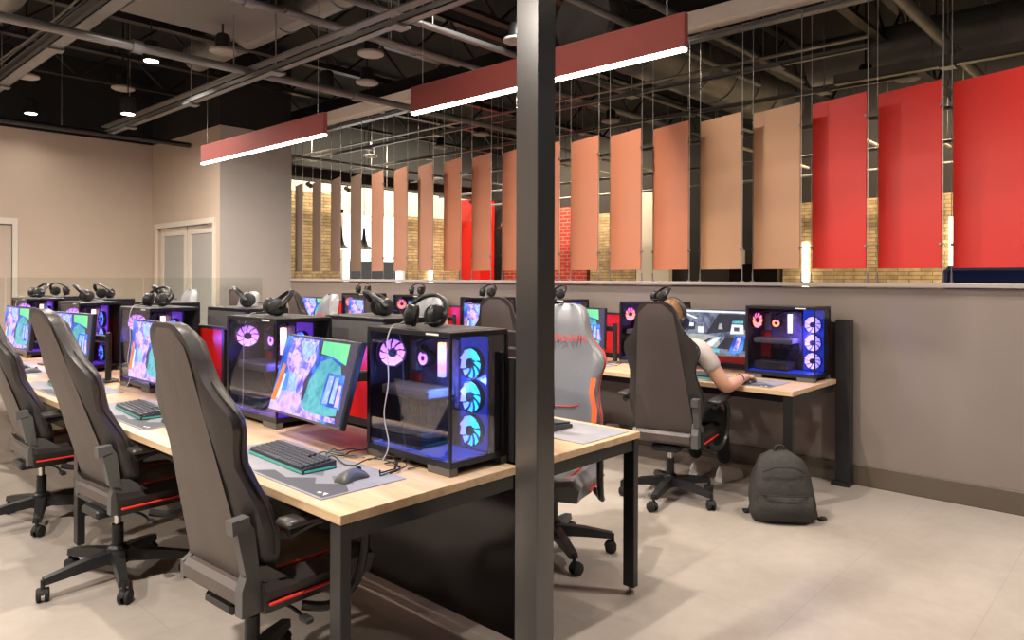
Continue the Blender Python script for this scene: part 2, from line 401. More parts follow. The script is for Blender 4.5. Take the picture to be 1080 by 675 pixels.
# ---- rooms beyond the half wall
struct('wall_far_left', MB().box((5.4, 12.0, 0), (8.0, 12.15, 3.25)).box((9.6, 12.0, 0), (12.15, 12.15, 3.25)).box((8.0, 12.0, 2.78), (9.6, 12.15, 3.25)), 'white_paint')
struct('wall_far_left_upper', MB().box((5.4, 12.02, 3.25), (12.15, 12.15, ZC)), 'black_wall')
struct('wall_far', MB().box((12.0, -4, 0), (12.15, 12.0, ZC)), 'black_wall')
struct('trim_2', MB().box((6.5, 11.93, 0), (7.95, 12.0, 3.05)), 'stone_x')
struct('trim_3', MB().box((9.62, 11.93, 0), (11.1, 12.0, 2.75)), 'stone_x')
struct('trim_4', MB().box((11.92, 8.95, 0), (12.0, 11.3, 2.95)), 'red_brick')
struct('trim_5', MB().box((11.90, 7.75, 0), (12.0, 8.85, 2.75)), 'stone_y')
struct('trim_6', MB().box((11.90, -4, 0), (12.0, 4.85, 2.7)), 'stone_y')
struct('trim_7', MB().box((11.88, 7.0, .95), (12.0, 7.72, 3.1)), 'white_paint')
struct('wall_far_red', MB().box((11.15, 11.3, 0), (11.6, 11.93, 3.2)), 'red_panel')
wdw = struct('window_1', MB().box((8.02, 12.05, 0), (9.58, 12.07, 2.76)), 'window_glow')
MB().box((8.0, 11.97, 0), (8.06, 12.04, 2.78)).box((8.74, 11.97, 0), (8.80, 12.04, 2.78)).box((9.54, 11.97, 0), (9.6, 12.04, 2.78)).box((8.0, 11.97, 2.70), (9.6, 12.04, 2.78)).build('window_frame', 'white_paint', wdw, 0)

# far lights (wall washers)
def downlight(name, label, x, y, z, power, size=.16, col=(1, .90, .80), drop=None, spread=PI*.75, group='ceiling downlights'):
    power *= LK
    t = thing(name, label, 'ceiling light', (x, y, z), 0, group)
    MB().lathe((0, 0, 0), (0, 0, 1), [(size*.5, 0), (size*.5, .16), (size*.42, .19)], 20).build('housing', 'plastic_black', t)
    MB().cyl((0, 0, -.004), (0, 0, .0), size*.42, n=20).build('lamp_face', 'lamp_white', t)
    MB().cyl((0, 0, .19), (0, 0, ZC-z), .006, n=6).build('cord', 'cable_black', t)
    area('lamp', (0, 0, -.02), size*.85, size*.85, power, col, parent=t, spread=spread, shape='DISK')
    return t

# ================================================================== POLE
p = MB().box((1.70, 1.465, 0), (1.785, 1.562, ZC), bev=.004)
struct('trim_8', p, 'pole_black')

# ================================================================== DESKS
DZ = .75; TH = .03
def desk(label, x0, x1, y0, y1, divx, legs, frame_x, group):
    """wooden worktop unit: frame, legs at given (x, y) spots"""
    t = thing('desk', label, 'desk', (0, 0, 0), 0, group)
    MB().box((x0, y0, DZ-TH), (x1, y1, DZ), bev=.0015).build('tabletop', 'wood', t, 0)
    fx0, fx1 = frame_x
    b = MB().box((fx0, y0+.012, DZ-TH-.055), (fx1, y0+.062, DZ-TH-.006)).box((fx0, y1-.062, DZ-TH-.055), (fx1, y1-.012, DZ-TH-.006))
    xr = fx0 if abs(fx0-divx) > abs(fx1-divx) else fx1-.05
    b.box((xr+.06 if xr == fx0 else xr-.06, y0+.062, DZ-TH-.055), (xr+.10 if xr == fx0 else xr-.02, y1-.062, DZ-TH-.006))
    b.build('frame', 'frame_dark', t, 0)
    for lx, ly in legs:
        l = MB().box((lx, ly, .035), (lx+.038, ly+.06, DZ-TH-.001), bev=.003).build('leg', 'frame_dark', t, 0)
        MB().cyl((lx+.019, ly+.03, 0), (lx+.019, ly+.03, .012), .019, n=12).cyl((lx+.019, ly+.03, .012), (lx+.019, ly+.03, .05), .008, n=8).build('foot_glide', 'metal_grey', l)
    return t
LG = 'pale wood desks with dark steel legs'
Ys = [1.82, 4.25, 6.68, 9.11]
DIVX = 2.03
names = ['nearest the pole', 'middle of the run', 'farthest one']
for i in range(3):
    y0, y1 = Ys[i]+.001, Ys[i+1]-.001
    desk('pale wood desk in the front row, '+names[i], 1.22, 2.0, y0, y1, DIVX, [(1.225, y0+.005)]+([(1.225, y1-.072)] if i == 2 else []), (1.234, 1.988), LG)
    desk('pale wood desk behind the pole side divider, '+names[i], 2.06, 2.84, y0, y1, DIVX, [(2.797, y0+.005)]+([(2.797, y1-.072)] if i == 2 else []), (2.072, 2.826), LG)
    y0c, y1c = y0-.06, min(y1-.06, 9.2)
    desk('pale wood desk against the half wall, '+names[i].replace('the pole', 'the backpack'), 4.48, 5.26, y0c, y1c, 5.3, [(4.487, y0c+.005)]+([(4.487, y1c-.072)] if i == 2 else []), (4.496, 5.245), LG)
# dividers: red panel above desk, black gloss panel to the floor, end post
def divider(label, x, ys, gloss):
    t = thing('desk_divider', label, 'divider', (x, 0, 0), 0, None)
    for a, b in zip(ys[:-1], ys[1:]):
        a += .002; b -= .002
        MB().box((-.012, a+.03, .79), (.012, b-.03, 1.135)).build('red_panel', 'red_panel', t, 0)
        MB().box((-.016, a, 1.135), (.016, b, 1.15)).box((-.016, a, .755), (.016, b, .79)).box((-.016, a, .79), (-.01+.026, a+.03, 1.135)).build('panel_rim', 'plastic_black', t, 0)
        if gloss: MB().box((-.010, a, .075), (.010, b, .754)).build('lower_panel', 'panel_black', t, 0)
    y = ys[0]
    MB().box((-.02 if gloss else -.04, y-(.035 if gloss else .10), .03), (.02 if gloss else .045, y-.004, 1.17), bev=.003).build('end_post', 'steel_black', t, 0)
    MB().box((-.05, y-(.045 if gloss else .105), 0), (.05, y+.02, .03), bev=.004).build('foot', 'steel_black', t, 0)
    return t
divider('black and red divider between the two back to back desk rows', DIVX, [1.85]+Ys[1:], True)
divider('red desk divider standing against the long half wall', 5.32, [1.78, 4.19, 6.62, 9.05], False)

# ================================================================== PC TOWER
led_mat('fan_cyan', [(.0, .75, .85), (.03, .35, 1), (.25, .18, 1)], 'Y', -.055, .055, 3.2)
led_mat('fan_violet', [(.25, .2, 1), (.42, .28, 1), (.3, .22, 1)], 'Y', -.055, .055, 2.6)
led_mat('fan_blue', [(.02, .5, .9), (.02, .08, .95), (.10, .05, .8)], 'Y', -.055, .055, 2.6)
led_mat('fan_pink', [(.95, .45, 1), (.7, .25, 1), (.35, .15, 1)], 'Z', -.055, .055, 2.6)
led_mat('fan_orange', [(1, .16, .3), (1, .25, .05), (.95, .06, .6)], 'Z', -.055, .055, 2.4)
led_mat('ram_rgb', [(.2, .35, 1), (.9, .3, 1), (1, .75, .9), (1, .5, .2)], 'Z', -.07, .07, 2.6)
led_mat('ram_white', [(.35, .25, 1), (.75, .6, 1), (1, .9, .8)], 'Z', -.10, .10, 3)
mat('glow_floor_blue', (.01, .015, .08), .3, emit=(.02, .06, .7), es=.6)  # blue LED light in the case, put into the plates as emission
mat('glow_violet', (.02, .015, .05), .3, emit=(.12, .03, .5), es=.7)  # same for violet: case light given to the plates themselves

def fan_mb(R=.056, n=9):
    """fan in the local YZ plane, facing -x"""
    f = MB()
    prof = [(R, -.012), (R*1.06, -.012), (R*1.06, .012), (R, .012)]
    N = 28
    rows = [[(h, r*math.cos(2*PI*i/N), r*math.sin(2*PI*i/N)) for i in range(N)] for r, h in prof+[prof[0]]]
    f.grid(rows, 1, closed_u=True)
    f.cyl((-.013, 0, 0), (.012, 0, 0), R*.33, n=18, mi=1)
    for k in range(n):
        a0 = 2*PI*k/n; pts = []
        for r, da, h in ((.34, 0, -.008), (.66, .12, -.009), (.98, .30, -.010)):
            pts.append((r, a0+da, h))
        rowA = [(h, R*r*math.cos(a), R*r*math.sin(a)) for r, a, h in pts]
        rowB = [(h+.010, R*r*math.cos(a+.56), R*r*math.sin(a+.56)) for r, a, h in pts]
        f.grid([rowA, rowB], 0)
        f.grid([[(x+.002, y, z) for x, y, z in rowB], [(x+.002, y, z) for x, y, z in rowA]], 0)
    return f

def make_tower(label, fan, rear, ram, glow, loc, group, cooler='fan_pink', light=None, power=1.2):
    power *= 2.2
    t = thing('computer_tower', label, 'computer', loc, 0, group)
    W, L, Hh = .295, .49, .515      # x depth, y length, z height ; origin at the corner (-x, -y)
    base = MB().prism([(.0, .028), (W, .028), (W, .05), (.0, .05)], L, 'y')
    base.box((.012, .03, .018), (W-.012, L-.03, .03))
    base.build('base', 'case_black', t, 0)
    for y_ in (0, L-.12): MB().prism([(0, .001), (.035, .001), (.035, .028), (-.004, .028)], .12, 'y', y_).build('foot', 'case_grey', t, 0)
    for y_ in (0, L-.10): MB().box((W-.035, y_, .001), (W, y_+.1, .028)).build('foot', 'case_grey', t, 0)
    MB().box((-.003, -.003, Hh-.022), (W, L, Hh-.0015), bev=.003).build('top_panel', 'case_black', t, 0)
    tv = MB()
    for k in range(14): tv.box((.03+k*.017, .04, Hh-.0015), (.038+k*.017, L-.04, Hh))
    tv.build('top_mesh', 'case_grey', t, 0)
    MB().box((W-.012, 0, .05), (W, L, Hh-.022)).build('steel_side', 'case_grey', t, 0)
    MB().box((0, L-.012, .05), (W-.012, L, Hh-.022)).build('rear_panel', 'case_black', t, 0)
    for a_, b_ in (((-.003, L-.02), (.0, L)), ((-.003, -.003), (.006, .006)), ((W-.012, -.003), (W, .004))): MB().box((a_[0], a_[1], .05), (b_[0], b_[1], Hh-.022)).build('frame_edge', 'case_black', t, 0)
    MB().box((-.001, .006, .05), (.0015, L-.02, Hh-.022)).build('side_glass', 'case_glass', t, 0)
    MB().box((.006, -.001, .05), (W-.012, .0015, Hh-.022)).build('front_glass', 'case_glass', t, 0)
    # inside
    C_ = .185
    MB().box((C_+.012, .002, .05), (C_+.02, L-.012, Hh-.022)).build('inner_wall', 'case_black', t, 0)
    MB().box((C_+.002, .16, .20), (C_+.012, L-.03, Hh-.05)).build('motherboard', 'board', t, 0)
    MB().box((C_-.03, .37, .33), (C_+.002, .42, .46), bev=.006).build('heatsink', 'case_grey', t, 0)
    MB().box((C_-.02, .20, .215), (C_+.002, .36, .235), bev=.004).build('heatsink', 'case_grey', t, 0)
    g = MB().box((.035, .17, .245), (C_, .45, .285), bev=.008)
    g.box((.031, .19, .262), (.035, .40, .270))
    g.build('graphics_card', 'case_grey', t)
    for k in range(2):
        MB().box((-.012, -.004, -.068), (.012, .004, .068), bev=.002).build('memory_stick', ram, t, 0, loc=(C_-.018, .225+k*.018, .385))
    MB().lathe((0, 0, 0), (-1, 0, 0), [(.034, 0), (.034, .03), (.03, .034)], 24).build('cpu_cooler', 'case_black', t, loc=(C_+.002, .33, .385))
    rg = MB(); N = 24
    rows = [[(-.0355, r*math.cos(2*PI*i/N), r*math.sin(2*PI*i/N)) for i in range(N)] for r in (.011, .027)]
    rg.grid(rows, 0, closed_u=True)
    rg.build('cooler_ring', cooler, t, loc=(C_, .33, .385))
    for q in (0, 1):
        MB().tube(smooth_pts([(C_-.03, .33-.02*q, .405), (C_-.07, .31+.01*q, .44), (C_-.06, .25, .47), (C_-.03, .17, .47+.01*q)]), .006, 8).build('coolant_tube', 'rubber', t)
    fm = fan_mb(.058)
    for k in range(3):
        fm.build('intake_fan', [fan, 'plastic_black'], t, loc=(C_-.006, .078, .130+.127*k))
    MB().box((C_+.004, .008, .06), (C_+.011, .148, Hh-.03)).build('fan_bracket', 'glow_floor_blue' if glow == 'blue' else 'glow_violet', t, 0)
    fan_mb(.055).build('exhaust_fan', [rear, 'plastic_black'], t, loc=(.085, L-.045, .405), rot=(0, 0, PI/2-.30))
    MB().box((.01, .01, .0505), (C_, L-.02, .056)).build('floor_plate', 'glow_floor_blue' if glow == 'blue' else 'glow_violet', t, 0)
    MB().box((.03, .20, .0565), (C_-.01, .44, .12), bev=.006).build('power_supply', 'plastic_black', t, 0)
    for k in range(4):
        y = .17+.06*k
        MB().tube(smooth_pts([(C_-.02, y, .245), (C_-.05, y-.02+.01*k, .19), (C_-.03, y+.02, .13), (C_-.06, y+.03, .09)]), .004, 6).build('inner_cable', 'rubber', t)
    MB().box((C_-.005, .38, .14), (C_, .45, .32)).build('red_grille', 'red_panel', t, 0)
    MB().box((-.004, .06, Hh-.016), (-.003, .13, Hh-.009)).build('badge', 'logo_white', t, 0)
    if light:
        d = bpy.data.lights.new('case_glow', 'POINT'); d.energy = power; d.color = light; d.shadow_soft_size = .004
        o = bpy.data.objects.new('case_glow', d); COL.objects.link(o); o.parent = t; o.location = (.10, .12, .30)
    return t
TG = 'glass sided gaming computers'
A_tow = [(1.716, 1.885), (1.70, 3.06), (1.70, 4.56), (1.70, 5.88), (1.70, 7.27)]
names5 = ['nearest the pole', 'second from the pole', 'third from the pole', 'fourth from the pole', 'fifth from the pole']
T1 = make_tower('glass computer tower with three cyan ringed fans on front desk corner beside the pole', 'fan_cyan', 'fan_pink', 'ram_rgb', 'blue', (A_tow[0][0], A_tow[0][1], DZ), TG, light=(.12, .25, 1), power=1.6)
T2 = make_tower('glass computer tower behind the front tilted monitor, glowing blue and purple', 'fan_blue', 'fan_pink', 'ram_rgb', 'violet', (A_tow[1][0], A_tow[1][1], DZ), TG, light=(.2, .15, 1), power=1.0)
for k in range(2, 5):
    dup(T2, (A_tow[k][0], A_tow[k][1], DZ), 0, 'purple glowing glass computer tower in the front desk row, '+names5[k])
T3 = make_tower('glass computer tower with violet fans and orange rear fan beside the seated player', 'fan_violet', 'fan_orange', 'ram_white', 'blue', (4.955, 1.80, DZ), TG, cooler='fan_orange', light=(.2, .15, 1), power=1.2)
for k, y in enumerate((2.92, 3.95, 4.86, 5.96, 6.96)):
    dup(T3, (5.0, y, DZ), 0, 'violet lit glass computer tower along the half wall, %s past the seated player' % ['first', 'second', 'third', 'fourth', 'fifth'][k])
# row B towers face the other way: origin corner flips
for k, y in enumerate((3.25, 4.62, 5.9, 7.2, 8.5)):
    dup(T2, (2.375, y, DZ), PI, 'computer tower showing its grey steel side behind the red divider, %s from the pole' % ['first', 'second', 'third', 'fourth', 'fifth'][k])

# ================================================================== MONITORS
screen_mat('pic_violet', [(.05, .06, .55), (.25, .16, .95), (.75, .55, 1), (.12, .12, .75), (.35, .25, 1)], 14, 1.25)
screen_mat('pic_blue', [(.01, .04, .35), (.03, .12, .7), (.10, .35, .95), (.02, .05, .4)], 10, 1.1)
screen_mat('pic_teal', [(.03, .22, .34), (.09, .45, .55), (.16, .60, .66), (.06, .33, .45)], 11, 1.0)
screen_mat('pic_green', [(.12, .75, .42), (.22, .85, .38), (.30, .9, .5)], 5, 1.0)
screen_mat('pic_dark', [(.04, .03, .06), (.10, .07, .12), (.05, .05, .12)], 12, .9)
screen_mat('pic_pink', [(.30, .18, .85), (.75, .50, 1), (.20, .25, .95)], 16, 1.25)
screen_mat('pic_orange', [(.75, .10, .02), (.95, .30, .05), (.6, .08, .03)], 8, 1.1)
screen_mat('pic_ice', [(.15, .35, .85), (.45, .65, 1), (.25, .35, .95), (.6, .8, 1)], 22, 1.2)
screen_mat('pic_room', [(.04, .045, .07), (.10, .12, .18), (.22, .26, .34), (.06, .06, .10)], 13, 1.0, .6)
screen_mat('pic_floor', [(.30, .32, .30), (.45, .47, .44), (.36, .40, .40)], 6, 1.0)
screen_mat('pic_black', [(.015, .016, .025), (.03, .035, .05)], 9, 1.0)
screen_mat('pic_white', [(.55, .65, .80), (.85, .92, 1)], 12, 1.2)
screen_mat('pic_box', [(.70, .45, .25), (.85, .55, .30), (.65, .35, .2)], 12, 1.0)
screen_mat('pic_red', [(.55, .04, .02), (.75, .08, .04)], 9, 1.0)
screen_mat('pic_lime', [(.15, .6, .15), (.25, .8, .25)], 9, 1.0)
MW, MH = .61, .345
# picture polygons, (u,v) 0..1 from bottom-left as the player sees it; player facing +x sees +y at LEFT
LOBBY = [('pic_blue', [(0, 0), (1, 0), (1, 1), (0, 1)]), ('pic_dark', [(.52, .8), (1, .8), (1, 1), (.52, 1)]),
 ('pic_dark', [(.85, .0), (1, 0), (1, .85), (.85, .85)]),
 ('pic_violet', [(.08, .98), (.48, .98), (.50, .72), (.42, .45), (.44, .25), (.18, .22), (.22, .45), (.10, .62)]),
 ('pic_pink', [(.0, .0), (.75, .0), (.55, .10), (.46, .24), (.30, .30), (.10, .26), (.0, .18)]),
 ('pic_pink', [(.16, .72), (.34, .74), (.34, .62), (.14, .60)]),
 ('pic_ice', [(.24, .95), (.46, .95), (.46, .8), (.36, .70), (.30, .78)]), ('pic_ice', [(.18, .52), (.30, .50), (.34, .28), (.2, .28)]),
 ('pic_orange', [(.0, .12), (.05, .62), (.10, .60), (.07, .12)]), ('pic_white', [(.075, .16), (.11, .5), (.135, .48), (.11, .16)]),
 ('pic_teal', [(.44, .20), (.50, .50), (.58, .72), (.70, .78), (.85, .70), (.93, .45), (.93, .12), (.70, .06), (.52, .08)]),
 ('pic_blue', [(.70, .20), (.71, .60), (.93, .60), (.96, .20)]), ('pic_ice', [(.725, .23), (.735, .57), (.80, .57), (.79, .23)]),
 ('pic_ice', [(.815, .25), (.82, .56), (.87, .56), (.87, .25)]), ('pic_pink', [(.885, .22), (.885, .48), (.92, .48), (.94, .22)]),
 ('pic_dark', [(.42, .42), (.46, .56), (.49, .56), (.47, .22), (.44, .2)]),
 ('pic_green', [(.55, .98), (.90, .98), (.91, .72), (.72, .80), (.56, .82)]),
 ('pic_violet', [(.40, .03), (.95, .03), (.93, .09), (.62, .08), (.45, .12)])]
GAME = [('pic_room', [(0, 0), (1, 0), (1, 1), (0, 1)]), ('pic_white', [(0, .955), (1, .955), (1, 1), (0, 1)]),
 ('pic_black', [(.45, .45), (1, .60), (1, .93), (.62, .93)]), ('pic_black', [(.0, .5), (.30, .55), (.30, .72), (.0, .66)]),
 ('pic_white', [(.12, .92), (.30, .80), (.34, .82), (.18, .92)]), ('pic_white', [(.34, .48), (.42, .48), (.42, .62), (.34, .62)]), ('pic_white', [(.16, .62), (.28, .62), (.28, .70), (.16, .70)]),
 ('pic_floor', [(.14, .16), (.66, .16), (.62, .40), (.40, .46), (.22, .44)]), ('pic_black', [(.40, .2), (.56, .38), (.52, .38), (.34, .2)]), ('pic_white', [(.42, .18), (.60, .40), (.66, .40), (.54, .18)]),
 ('pic_black', [(.60, .14), (.72, .40), (.98, .42), (.98, .12)]), ('pic_floor', [(.62, .58), (.68, .58), (.67, .72), (.63, .70)]),
 ('pic_box', [(.02, .18), (.08, .46), (.20, .44), (.19, .14)]), ('pic_red', [(.0, .16), (.05, .46), (.09, .47), (.05, .14)]), ('pic_red', [(.04, .12), (.2, .10), (.2, .18), (.05, .2)]), ('pic_lime', [(.08, .24), (.085, .32), (.115, .32), (.11, .24)]), ('pic_lime', [(.15, .24), (.155, .30), (.18, .30), (.175, .24)]),
 ('pic_teal', [(.22, .05), (.64, .05), (.64, .13), (.22, .14)]), ('pic_white', [(.40, .03), (.47, .03), (.47, .14), (.40, .14)]), ('pic_white', [(.25, .07), (.37, .07), (.37, .11), (.25, .11)]), ('pic_orange', [(.28, .15), (.44, .15), (.44, .19), (.28, .19)]),
 ('pic_blue', [(.76, .06), (.84, .44), (.98, .46), (.95, .14), (.86, .03)]), ('pic_violet', [(.82, .12), (.88, .42), (.93, .42), (.88, .12)]),
 ('pic_white', [(.78, .48), (.96, .50), (.95, .70), (.80, .70)]), ('pic_teal', [(.80, .72), (.95, .73), (.95, .79), (.81, .78)]), ('pic_dark', [(.83, .55), (.9, .55), (.9, .64), (.83, .64)])]
def screen_mesh(pic):
    mats = []; b = MB()
    for k, (m, poly) in enumerate(pic):
        if m not in mats: mats.append(m)
        x = -.0165-.00012*k
        vs = [(x, (.5-u)*MW*.965, (v-.5)*MH*.95) for u, v in poly]
        b.add(vs, [tuple(range(len(vs)))], mats.index(m))
    return b, mats
def make_monitor(label, pic, loc, rz, tilt, group, arm=(.30, -.12)):
    """origin on the desk below the panel; panel faces -x; pivot height .27 above desk"""
    t = thing('monitor', label, 'monitor', loc, rz, group)
    zc = .285; T = Matrix.Translation((0, 0, zc)) @ Matrix.Rotation(tilt, 4, 'Y')
    b = MB().box((-.014, -MW/2, -MH/2), (.012, MW/2, MH/2), bev=.004).box((.01, -.15, -.10), (.03, .15, .10), bev=.01)
    o = b.build('bezel', 'plastic_black', t, 0); o.matrix_local = T
    b = MB().box((-.0162, -MW/2+.003, -MH/2+.0), (-.014, MW/2-.003, -MH/2+.014))
    o = b.build('bottom_lip', 'plastic_grey', t, 0); o.matrix_local = T
    sb, ms = screen_mesh(pic); o = sb.build('screen', ms, t, 0); o.matrix_local = T
    ax, ay = arm
    a = MB().cyl((.03, 0, zc), (.065, 0, zc), .03, n=14).tube([(.065, 0, zc), (.09, 0, zc)], .018, 8)
    a.box((-.001, -.02, -.022), (math.hypot(ax-.09, ay), .02, .022), 0, .006, Matrix.Translation((.09, 0, zc)) @ Matrix.Rotation(math.atan2(ay, ax-.09), 4, 'Z'))
    a.cyl((ax, ay, 0.012), (ax, ay, zc+.045), .019, n=14)
    a.build('monitor_arm', 'plastic_black', t)
    MB().box((ax-.045, ay-.05, 0), (ax+.045, ay+.05, .014), bev=.003).build('clamp_base', 'plastic_grey', t, 0)
    return t
GM = 'monitors on clamp arms'
MON = make_monitor('tilted monitor with blue, purple and teal picture on the front desk, nearest the pole', LOBBY, (1.64, 2.64, DZ), math.radians(-3), math.radians(16), GM)
MONB = None
for k, (x, y, a) in enumerate(((1.60, 4.24, 0), (1.58, 5.60, 7), (1.58, 6.98, 5))):
    lab = 'monitor with blue, purple and teal picture in the front row, %s from the pole' % ['second', 'third', 'fourth'][k]
    if MONB is None: MONB = make_monitor(lab, LOBBY, (x, y, DZ), math.radians(a), math.radians(5), GM, arm=(.07, -.36))
    else: dup(MONB, (x, y, DZ), math.radians(a), lab)
MAN = make_monitor('monitor showing a grey warehouse shooting game in front of the seated player', GAME, (5.02, 2.60, DZ+.015), math.radians(2), math.radians(2), GM, arm=(.22, .1))
MON2 = make_monitor('bright blue and teal monitor between the two tall chairs at the half wall', LOBBY, (4.90, 3.78, DZ), 0, math.radians(2), GM, arm=(.07, -.345))
for k, y in enumerate((4.88, 5.75, 6.85, 7.85)):
    dup(MON2, (4.90, y, DZ), 0, 'small distant monitor with blue picture along the half wall, %s past the pole' % ['first', 'second', 'third', 'fourth'][k])
for k, y in enumerate((2.35, 3.75, 5.05, 6.35)):
    dup(MON2, (2.50, y+.02, DZ), PI, 'monitor turned away behind the red divider, %s from the pole' % ['first', 'second', 'third', 'fourth'][k])

# ================================================================== KEYBOARD, MOUSE, PAD, HEADSET
def make_keyboard(label, loc, rz, group):
    """long axis y, player side is -x"""
    t = thing('keyboard', label, 'keyboard', loc, rz, group)
    MB().prism([(-.068, .0), (.068, .0), (.068, .030), (-.06, .018), (-.068, .014)], .44, 'y', -.22).build('body', 'key_body', t, 0)
    k = MB()
    for r in range(6):
        x = .052-.0205*r; n = 20; wd = .42/n
        for c in range(n):
            if r == 5 and 5 <= c <= 11:
                if c != 5: continue
                y0 = .21-wd*12+.002; y1 = .21-wd*5-.002
            else: y0 = .21-wd*(c+1)+.0015; y1 = .21-wd*c-.0015
            if (r in (0, 1) and c == 15): continue
            z = .018+(x+.06)/.128*.012
            k.box((x-.0165, y0, z-.002), (x, y1, z+.0085), 0, .0022)
    k.build('keycaps', 'key_cap', t, 0)
    MB().box((-.0705, -.215, .003), (-.0675, .215, .012)).box((-.06, -.2235, .004), (.06, -.2205, .011)).build('light_strip', 'key_light', t, 0)
    return t
def make_mouse(label, loc, rz, group):
    t = thing('computer_mouse', label, 'mouse', loc, rz, group)
    rows = []
    for i in range(9):
        a = i/8; x = -.06+.12*a; h = .038*math.sin(PI*min(1, max(0, a*.82+.12)))**.7; wd = (.027+.006*math.cos(a*PI*2))*(1 if 0 < i < 8 else .72); h *= (1 if 0 < i < 8 else .55)
        rows.append([(x, wd*math.cos(b)*1.05, .001+max(0, h*math.sin(b))) for b in [PI*j/10 for j in range(11)]]+[(x, -wd, 0.0), (x, wd, 0.0)])
    MB().grid(rows, 0, closed_u=True, caps=True).build('shell', 'plastic_grey', t, 60)
    MB().cyl((.030, -.004, .030), (.030, .004, .030), .010, n=12).build('scroll_wheel', 'rubber', t)
    return t
def make_pad(label, loc, rz, group, sx=.34, sy=.86):
    t = thing('mousepad', label, 'mousepad', loc, rz, group)
    MB().box((-sx/2, -sy/2, 0), (sx/2, sy/2, .0035), bev=.0012).build('mat', 'pad_grey', t, 0)
    b = MB(); z = .0036
    for poly, mi in (([(-.16, -.42), (-.16, .05), (-.10, .0), (-.12, -.12), (-.05, -.2), (-.09, -.26), (-.02, -.34), (-.06, -.42)], 0), ([(-.02, -.20), (.02, -.14), (-.02, -.08), (-.05, -.12)], 1), ([(0.0, -.36), (.04, -.28), (.0, -.22), (-.03, -.28)], 1)):
        poly = [(x*sx/.34, y*sy/.86) for x, y in poly]; b.prism(poly, .0003, 'z', z-.0002, mi)
    b.build('printed_pattern', ['pad_dark', 'pad_mid'], t, 0)
    MB().prism([(-.145*sx/.34, -.40*sy/.86), (-.12*sx/.34, -.395*sy/.86), (-.125*sx/.34, -.375*sy/.86)], .0002, 'z', z+.0001).prism([(-.140, -.37*sy/.86), (-.128, -.37*sy/.86), (-.128, -.352*sy/.86), (-.14, -.355*sy/.86)], .0002, 'z', z+.0001).build('logo', 'logo_white', t, 0)
    return t
def make_headset(label, loc, rz, group, cable=True, fallz=0):
    """two ear cups resting on a surface, band lying back"""
    t = thing('headset', label, 'headset', loc, rz, group)
    for s in (-1, 1):
        c = Vector((0, s*.062, .045))
        ax = Vector((-.35, s*.9, .15)).normalized()
        MB().lathe(c, ax, [(.030, -.022), (.040, -.018), (.043, -.002), (.043, .008), (.036, .016), (.018, .020)], 22).build('ear_cup', 'plastic_black', t)
        MB().lathe(c, ax, [(.032, -.034), (.042, -.030), (.044, -.018), (.036, -.014)], 22).build('ear_pad', 'rubber', t)
    pts = [(.0, -.085, .05)]+[(.015+.07*math.sin(PI*i/12), -.085*math.cos(PI*i/12), .05+.072*math.sin(PI*i/12)) for i in range(13)]+[(.0, .085, .05)]
    MB().tube(pts, .0085, 8, sx=1.6).build('headband', 'plastic_black', t)
    MB().tube(smooth_pts([(-.02, -.09, .03), (-.07, -.10, .022), (-.10, -.06, .018)]), .003, 6).build('microphone', 'plastic_black', t)
    if cable:
        MB().tube(smooth_pts([(.0, .062, .03), (-.05, .075, .012), (-.098-.0, .08, .004), (-.125, .085, -.06), (-.13, .075, -.2), (-.128, .095, -.33), (-.135, .07, -.44), (-.15, .09, -.505)], 6), .0022, 6).build('cable', 'cable_white', t)
    return t
GK, GMS, GP, GH = 'keyboards on the desks', 'computer mice on the desks', 'grey mousepads on the desks', 'headsets laid on the computer towers'
KB = make_keyboard('black keyboard with teal lit edge on the front desk beside the nearest grey chair', (1.45, 2.50, DZ+.004), math.radians(-3), GK)
PD = make_pad('grey patterned mousepad at the front corner of the nearest desk', (1.44, 2.47, DZ), math.radians(-1), GP)
MO = make_mouse('dark mouse near the front desk corner, on the nearest mousepad', (1.46, 2.11, DZ+.004), math.radians(8), GMS)
PD.location = (1.44, 2.42, DZ)
for k, y in enumerate((3.92, 5.15, 6.45)):
    dup(PD, (1.44, y, DZ), 0, 'grey mousepad in the front desk row, %s from the pole' % ['second', 'third', 'fourth'][k])
    dup(KB, (1.43, y+.02, DZ+.004), math.radians(-4), 'black keyboard in the front desk row, %s from the pole' % ['second', 'third', 'fourth'][k])
    dup(MO, (1.46, y-.33, DZ+.004), 0, 'dark mouse in the front desk row, %s from the pole' % ['second', 'third', 'fourth'][k])
for k, y in enumerate((2.28, 3.70, 5.05)):
    n = ['nearest the pole', 'second from the pole', 'third from the pole'][k]
    dup(PD, (2.62, y, DZ), PI, 'grey mousepad on the desk facing away behind the divider, '+n)
    dup(KB, (2.61, y+.03, DZ+.004), PI, 'black keyboard on the desk facing away behind the divider, '+n)
dup(PD, (4.70, 2.36, DZ), 0, 'dark grey mousepad under the seated player\'s hand')
dup(KB, (4.68, 2.58, DZ+.004), math.radians(-5), 'black keyboard in front of the seated player')
dup(MO, (4.665, 2.125, DZ+.004), math.radians(5), 'dark mouse held by the seated player')
for k, y in enumerate((3.75, 4.95, 6.1)):
    n = ['first', 'second', 'third'][k]
    dup(PD, (4.68, y, DZ), 0, 'grey mousepad along the half wall, %s past the seated player' % n)
    dup(KB, (4.67, y+.02, DZ+.004), .03, 'black keyboard along the half wall, %s past the seated player' % n)
HS = make_headset('black headset with white cable on top of the cyan fan tower beside the pole', (1.83, 2.17, DZ+.516), math.radians(20), GH)
for k in range(1, 5):
    dup(HS, (A_tow[k][0]+.13, A_tow[k][1]+.26, DZ+.516), math.radians([0, -15, 30, 170, 10][k]), 'black headset lying on the front row tower %s' % names5[k])
